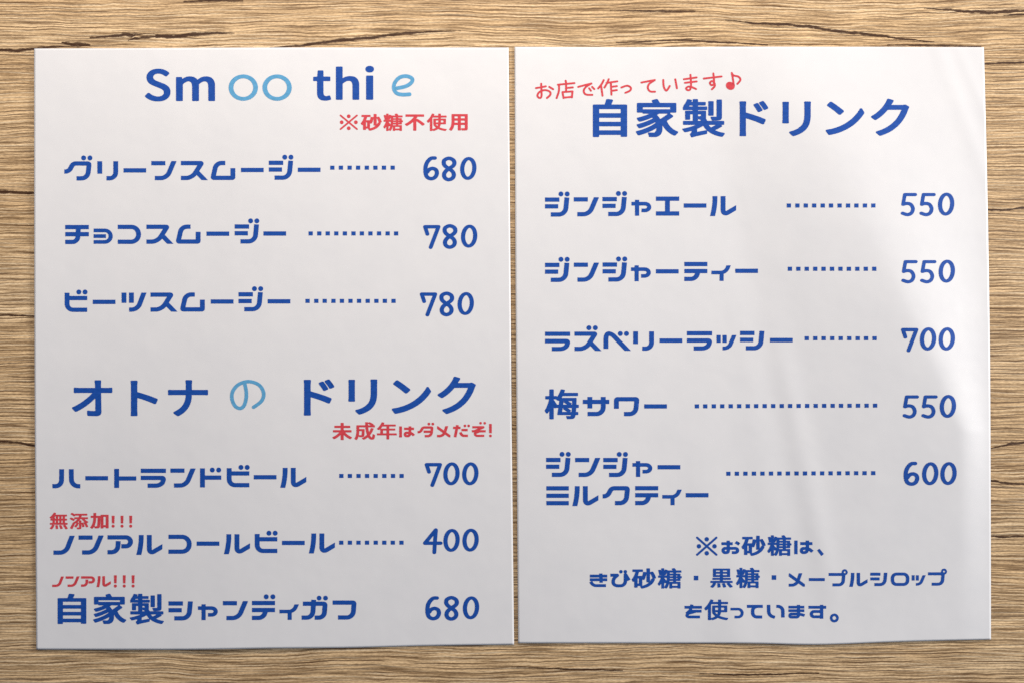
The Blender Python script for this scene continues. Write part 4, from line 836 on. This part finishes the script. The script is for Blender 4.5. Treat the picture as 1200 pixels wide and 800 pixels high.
# ------------------------------------------------------------------ the left sheet
GROUP = 'printed menu sheets on the wooden table'
left_sheet = build_sheet('menu_sheet',
    [(40, 57.2), (180, 56.6), (320, 56), (460, 56), (596, 56)],
    [(42.6, 760.3), (135, 760.6), (230, 760.4), (320, 759), (410, 758.3), (500, 756), (602.4, 754.6)],
    [(40, 57.2), (40.2, 300), (40.8, 500), (42.6, 760.3)],
    [(596, 56), (598, 300), (599.6, 500), (602.4, 754.6)], height_left)
left_sheet['label'] = 'white menu sheet headed Smoothie in dark and pale blue, with beer lines below'
left_sheet['category'] = 'menu'
left_sheet['group'] = GROUP

def L(ink, name, mat, label=None, parent=None):
    return ink.lay(name, mat, left_sheet, height_left, parent, label)

L(Ink().gothic([('S', 169.8, 80.8, 199.8, 119.2), ('m', 206.2, 89.8, 252, 118.8)]), 'heading_lettering', BLUE)
L(Ink().gothic([('t', 367, 82.8, 388, 118.3), ('h', 393.6, 78.3, 421, 117.3), ('i', 428.2, 77.5, 438.3, 117.3)]), 'heading_lettering', BLUE)
for cx in (285.1, 324.7):
    L(Ink().add(triangulate(stroke_cells(ring(cx, 103, 14.4, 13.2, 40), 5.6, 4.5, True))), 'heading_letter', SKY_INK, 'pale blue letter o')
L(Ink().pen([[(465.2, 103.7), (475, 101.6), (481.6, 97.6), (483.2, 92.8), (477, 89.6), (468.5, 91), (462.6, 97.5), (461.6, 104.5), (465, 109.6), (471.5, 111.2), (480, 110.8)]], 4.4), 'heading_letter', SKY_INK, 'pale blue letter e')

n = Ink()
n.pen([[(399.1, 135.6), (418.3, 151.6)], [(418.3, 135.6), (399.1, 151.6)]], 2.0)
for x, y in ((400.4, 143.6), (417, 143.6), (408.7, 136.6), (408.7, 150.6)):
    n.add(triangulate([disc(x, y, 2.2)]))
n.gothic([('砂', 422.9, 133.9, 447.4, 153.5), ('糖', 449.2, 133.4, 472.2, 153.8), ('不', 474.6, 134.4, 497.7, 153.5),
          ('使', 500.2, 133.4, 523.6, 153.8), ('用', 526.3, 134, 548.2, 153.5)])
L(n, 'note_lettering', RED, 'red note saying no sugar used')

L(Ink().kana_line([('グ', 75.3), ('リ', 114), ('ー', 144.7), ('ン', 177.3), ('ス', 212), ('ム', 246.7), ('ー', 282.4), ('ジ', 315), ('ー', 349)], 189.4, 188.5), 'item_lettering', BLUE)
L(Ink().dots(row(389.5, 460.2, 8), 196.8), 'dot_leader', BLUE)
L(Ink().figures([('6', 496.3, 183.8), ('8', 517.7, 183.8), ('0', 539.2, 184.5)]), 'price_lettering', BLUE)

L(Ink().kana_line([('チ', 76.4), ('ョ', 109.7), ('コ', 138), ('ス', 171.6), ('ム', 206), ('ー', 242), ('ジ', 275), ('ー', 308.7)], 263.9, 263.1), 'item_lettering', BLUE)
L(Ink().dots(row(364.2, 464.2, 11), 273.8), 'dot_leader', BLUE)
L(Ink().figures([('7', 496.3, 263.8), ('8', 518.8, 262.9), ('0', 540.2, 263.8)]), 'price_lettering', BLUE)

L(Ink().kana_line([('ビ', 75.7), ('ー', 108.7), ('ツ', 142.4), ('ス', 176.4), ('ム', 211), ('ー', 247), ('ジ', 279.5), ('ー', 313.7)], 343.3, 342.5), 'item_lettering', BLUE)
L(Ink().dots(row(360.5, 461.2, 11), 352.8), 'dot_leader', BLUE)
L(Ink().figures([('7', 492.5, 342.7), ('8', 515, 341.9), ('0', 536.2, 342.7)]), 'price_lettering', BLUE)

L(Ink().gothic([('オ', 84.4, 445, 131.7, 487), ('ト', 153, 445.4, 184.8, 487), ('ナ', 196.9, 444.8, 243.8, 487)]), 'heading_lettering', BLUE)
L(Ink().gothic([('ド', 355.9, 444, 391.8, 486.4), ('リ', 408.2, 444, 442.2, 485.2), ('ン', 459.2, 445, 505.2, 484.3), ('ク', 512.9, 440.8, 557.6, 484.5)]),
         'heading_lettering', BLUE)
L(Ink().pen([[(286.7, 449), (288.4, 457), (288.5, 466), (286, 474.6), (281.3, 478), (275.4, 475), (271.8, 466.5), (273, 457.6), (280, 449.8), (291.7, 446.6),
              (303.6, 450.6), (309, 460), (306.6, 469.2), (297.2, 476.6)]], 4.3, 4.0), 'heading_letter', SKY_INK, 'pale blue rounded letter no')

n = Ink().gothic([('未', 389.6, 494.8, 412.5, 515), ('成', 415.4, 494, 439.6, 514.8), ('年', 441.7, 494.2, 465, 514.2)])
n.kana_line([('は', 467.8), ('ダ', 489.5), ('メ', 512.2), ('だ', 531), ('ぞ', 553), ('!', 573.2)], 498.9, 498.4, .58)
L(n, 'note_lettering', RED, 'red note warning minors')

L(Ink().kana_line([('ハ', 61.4), ('ー', 100), ('ト', 133.7), ('ラ', 165), ('ン', 199.7), ('ド', 234.3), ('ビ', 265.7), ('ー', 297.4), ('ル', 329)], 549.1, 547.5), 'item_lettering', BLUE)
L(Ink().dots(row(400, 470.7, 8), 557), 'dot_leader', BLUE)
L(Ink().figures([('7', 498.2, 541.6), ('0', 519.5, 541.3), ('0', 541.6, 541.3)]), 'price_lettering', BLUE)

n = Ink().gothic([('無', 58.2, 600, 79.5, 619.5), ('添', 81.8, 600.3, 103.5, 619.5), ('加', 105.7, 600.3, 127.3, 618.8)])
for x in (132.6, 143, 153.2):
    n.add(triangulate([[(x - 1.7, 603.6), (x + 1.7, 603.6), (x + 1.4, 612.6), (x - 1.4, 612.6)], disc(x, 615.8, 1.8)]))
L(n, 'note_lettering', RED, 'red note saying additive free')
L(Ink().kana_line([('ノ', 62.7), ('ン', 92), ('ア', 126), ('ル', 160.3), ('コ', 197.4), ('ー', 230.5), ('ル', 263), ('ビ', 298.5), ('ー', 330.5), ('ル', 362.5)], 627, 624.4), 'item_lettering', BLUE)
L(Ink().dots(row(400, 470.5, 8), 635.2), 'dot_leader', BLUE)
L(Ink().figures([('4', 496.4, 618.4), ('0', 519.6, 619.3), ('0', 541.9, 619.0)]), 'price_lettering', BLUE)

n = Ink().kana_line([('ノ', 61.2), ('ン', 77), ('ア', 95), ('ル', 113.4)], 674.8, 674.4, .55)
for x in (135.2, 145.6, 156):
    n.add(triangulate([[(x - 1.7, 673.4), (x + 1.7, 673.4), (x + 1.4, 682.8), (x - 1.4, 682.8)], disc(x, 686, 1.8)]))
L(n, 'note_lettering', RED, 'red note saying non alcoholic')
n = Ink().gothic([('自', 67.5, 695, 101.2, 730.5), ('家', 109.2, 695, 148, 730.5), ('製', 152, 695, 192, 731)])
n.kana_line([('シ', 197.5), ('ャ', 232), ('ン', 261.2), ('デ', 295.3), ('ィ', 327.5), ('ガ', 353.5), ('フ', 389.8)], 703.9, 702.9)
L(n, 'item_lettering', BLUE)
L(Ink().figures([('6', 498.7, 698.3), ('8', 520.6, 697.6), ('0', 542.4, 698.3)]), 'price_lettering', BLUE)

# ------------------------------------------------------------------ the right sheet
right_sheet = build_sheet('menu_sheet',
    [(603, 55.2), (740, 55.6), (880, 55), (1020, 55.2), (1153, 55.6)],
    [(607.2, 753), (700, 753), (790, 753), (880, 753.2), (960, 754.6), (1060, 751), (1161.3, 748.6)],
    [(603, 55.2), (604, 300), (605.4, 500), (607.2, 753)],
    [(1153, 55.6), (1157, 220), (1160, 400), (1161, 580), (1161.3, 748.6)], height_right)
right_sheet['label'] = 'white menu sheet with a red handwritten line at its top and sugar footnote, faintly buckled'
right_sheet['category'] = 'menu'
right_sheet['group'] = GROUP

def R(ink, name, mat, label=None, parent=None):
    return ink.lay(name, mat, right_sheet, height_right, parent, label)

def zoomed(paths, x0, y0, k=8.571):
    return [[(x0 + x / k, y0 + y / k) for x, y in p] for p in paths]

hand = zoomed([
    [(70, 202), (118, 194), (168, 184)], [(122, 158), (125, 225), (124, 288), (104, 301), (84, 278), (106, 240), (160, 222), (208, 238), (214, 268), (180, 302)], [(204, 190), (242, 213)],
    [(368, 128), (374, 158)], [(290, 168), (370, 160), (456, 152)], [(300, 168), (300, 230), (277, 302)], [(372, 165), (373, 240)], [(375, 201), (440, 195)],
    [(336, 242), (347, 302)], [(336, 242), (437, 235)], [(437, 235), (430, 296)], [(345, 298), (432, 290)],
    [(494, 190), (560, 172), (626, 156)], [(624, 157), (572, 190), (549, 232), (572, 266), (636, 270)], [(604, 204), (622, 228)], [(634, 190), (656, 212)],
    [(750, 122), (728, 164), (694, 206)], [(724, 178), (738, 278)], [(800, 113), (784, 152), (758, 196)], [(780, 150), (886, 134)], [(822, 150), (828, 268)], [(825, 190), (882, 182)], [(828, 230), (882, 222)],
    [(928, 196), (985, 178), (1022, 198), (1014, 228), (968, 249)],
], 620, 80)
hand += zoomed([
    [(58, 189), (125, 176), (192, 164)], [(190, 166), (136, 202), (122, 244), (146, 278), (194, 281)],
    [(277, 163), (282, 230), (308, 270), (342, 224)], [(398, 157), (414, 246)],
    [(485, 156), (612, 138)], [(495, 192), (612, 178)], [(550, 112), (556, 200), (548, 256), (524, 266), (506, 248), (530, 230), (566, 236), (606, 254)],
    [(684, 149), (862, 128)], [(780, 98), (787, 170), (782, 208), (758, 214), (746, 192), (766, 174), (788, 188), (794, 224), (766, 257)],
    [(965, 92), (976, 150), (986, 222)], [(965, 94), (984, 118), (1032, 130), (1052, 162), (1022, 202)],
], 745, 75)
n = Ink().pen(hand, 2.35, 2.25)
head_pt = [(x, y + 0.0) for x, y in ring(745 + 950 / 8.571, 75 + 222 / 8.571, 5.2, 4.8, 24, -0.12)]
n.add(triangulate([head_pt]))
R(n, 'note_lettering', RED, 'red handwritten line ending in a music note')

R(Ink().gothic([('自', 694.7, 116.4, 735, 161), ('家', 745.2, 116.4, 794.8, 161), ('製', 799.5, 116.4, 849.4, 161.3), ('ド', 866.5, 118.6, 900.3, 159.9),
                ('リ', 916.8, 119.2, 950.3, 159.9), ('ン', 967.7, 119.5, 1013, 158.6), ('ク', 1020.9, 116, 1065.5, 159.5)]), 'heading_lettering', BLUE)

R(Ink().kana_line([('ジ', 638.7), ('ン', 672.4), ('ジ', 706), ('ャ', 740), ('エ', 768.7), ('ー', 801.3), ('ル', 832.7)], 231.7, 230.1), 'item_lettering', BLUE)
R(Ink().dots(row(924.5, 1023.6, 11), 241.1), 'dot_leader', BLUE)
R(Ink().figures([('5', 1055.8, 226.2), ('5', 1077.7, 226.2), ('0', 1099.2, 226.3)]), 'price_lettering', BLUE)

R(Ink().kana_line([('ジ', 638.7), ('ン', 672.5), ('ジ', 706.2), ('ャ', 739.5), ('ー', 768.7), ('テ', 802), ('ィ', 833.7), ('ー', 861.7)], 308.2, 306.8), 'item_lettering', BLUE)
R(Ink().dots(row(925.7, 1024.5, 11), 315.2), 'dot_leader', BLUE)
R(Ink().figures([('5', 1056.5, 304.8), ('5', 1078.5, 304.8), ('0', 1100, 304.8)]), 'price_lettering', BLUE)

R(Ink().kana_line([('ラ', 638.7), ('ズ', 673.3), ('ベ', 707.3), ('リ', 742), ('ー', 773), ('ラ', 805), ('ッ', 840), ('シ', 867.3), ('ー', 902.4)], 388.7, 387.6), 'item_lettering', BLUE)
R(Ink().dots(row(945.5, 1025, 9), 396.3), 'dot_leader', BLUE)
R(Ink().figures([('7', 1056.4, 384.1), ('0', 1078, 383.8), ('0', 1100, 383.8)]), 'price_lettering', BLUE)

n = Ink().gothic([('梅', 638.3, 455.6, 678.3, 490.7)])
n.kana_line([('サ', 683), ('ワ', 719.6), ('ー', 755)], 464.5, 464.8)
R(n, 'item_lettering', BLUE)
R(Ink().dots(row(816.7, 1025.5, 22), 475.5, lean=-.004), 'dot_leader', BLUE)
R(Ink().figures([('5', 1058, 462.4), ('5', 1080, 462.4), ('0', 1101.3, 462.4)]), 'price_lettering', BLUE)

n = Ink().kana_line([('ジ', 640), ('ン', 674), ('ジ', 707), ('ャ', 741.2), ('ー', 770.7)], 535.8, 536)
n.kana_line([('ミ', 640.3), ('ル', 671.3), ('ク', 706.3), ('テ', 744.4), ('ィ', 776.2), ('ー', 803.7)], 569, 568.8)
R(n, 'item_lettering', BLUE)
R(Ink().dots(row(853.7, 1023.3, 18), 554.4, lean=-.004), 'dot_leader', BLUE)
R(Ink().figures([('6', 1059.2, 540.7), ('0', 1080.6, 541.2), ('0', 1102, 541)]), 'price_lettering', BLUE)

S = .714
n = Ink().pen([[(817, 629.3), (839.6, 649.3)], [(839.6, 629.3), (817, 649.3)]], 2.5)
for x, y in ((819.1, 639.4), (837.4, 639.4), (828.3, 631.2), (828.3, 647.6)):
    n.add(triangulate([disc(x, y, 2.6)]))
n.gothic([('砂', 869, 627, 897.3, 650.7), ('糖', 899.3, 626.4, 927.6, 650.7)])
n.kana_line([('お', 845.5), ('は', 930.7)], 632.8, 632.7, S)
n.add(triangulate([[(957.6, 644.2), (960.4, 642.3), (965.6, 648.4), (962.6, 650.8)]]))
R(n, 'footnote_lettering', BLUE)

n = Ink().kana_line([('き', 691.3), ('び', 715.4)], 671.3, 671.5, S)
n.gothic([('砂', 740.3, 665.2, 768.8, 689), ('糖', 770.8, 665, 799, 689), ('黒', 832.5, 665.5, 858.7, 688), ('糖', 862.5, 664.5, 890.5, 688.5)])
n.dots([815.7], 676.6, 5.2, 5.4).dots([907], 676, 5.2, 5.4)
n.kana_line([('メ', 924.4), ('ー', 948), ('プ', 971.2), ('ル', 995.7), ('シ', 1020), ('ロ', 1043.9), ('ッ', 1068.7), ('プ', 1087.6)], 671, 669.9, .70)
R(n, 'footnote_lettering', BLUE)

n = Ink().kana_line([('を', 802.2)], 708, 708, S)
n.gothic([('使', 825.4, 701.7, 853.5, 726)])
n.kana_line([('っ', 856.2), ('て', 875.4), ('い', 898.7), ('ま', 923.7), ('す', 947.5)], 708, 708, S)
n.add(triangulate(stroke_cells(ring(977.8, 723.4, 3.7, 3.7, 24), 3.0, 3.0, True)))
R(n, 'footnote_lettering', BLUE)
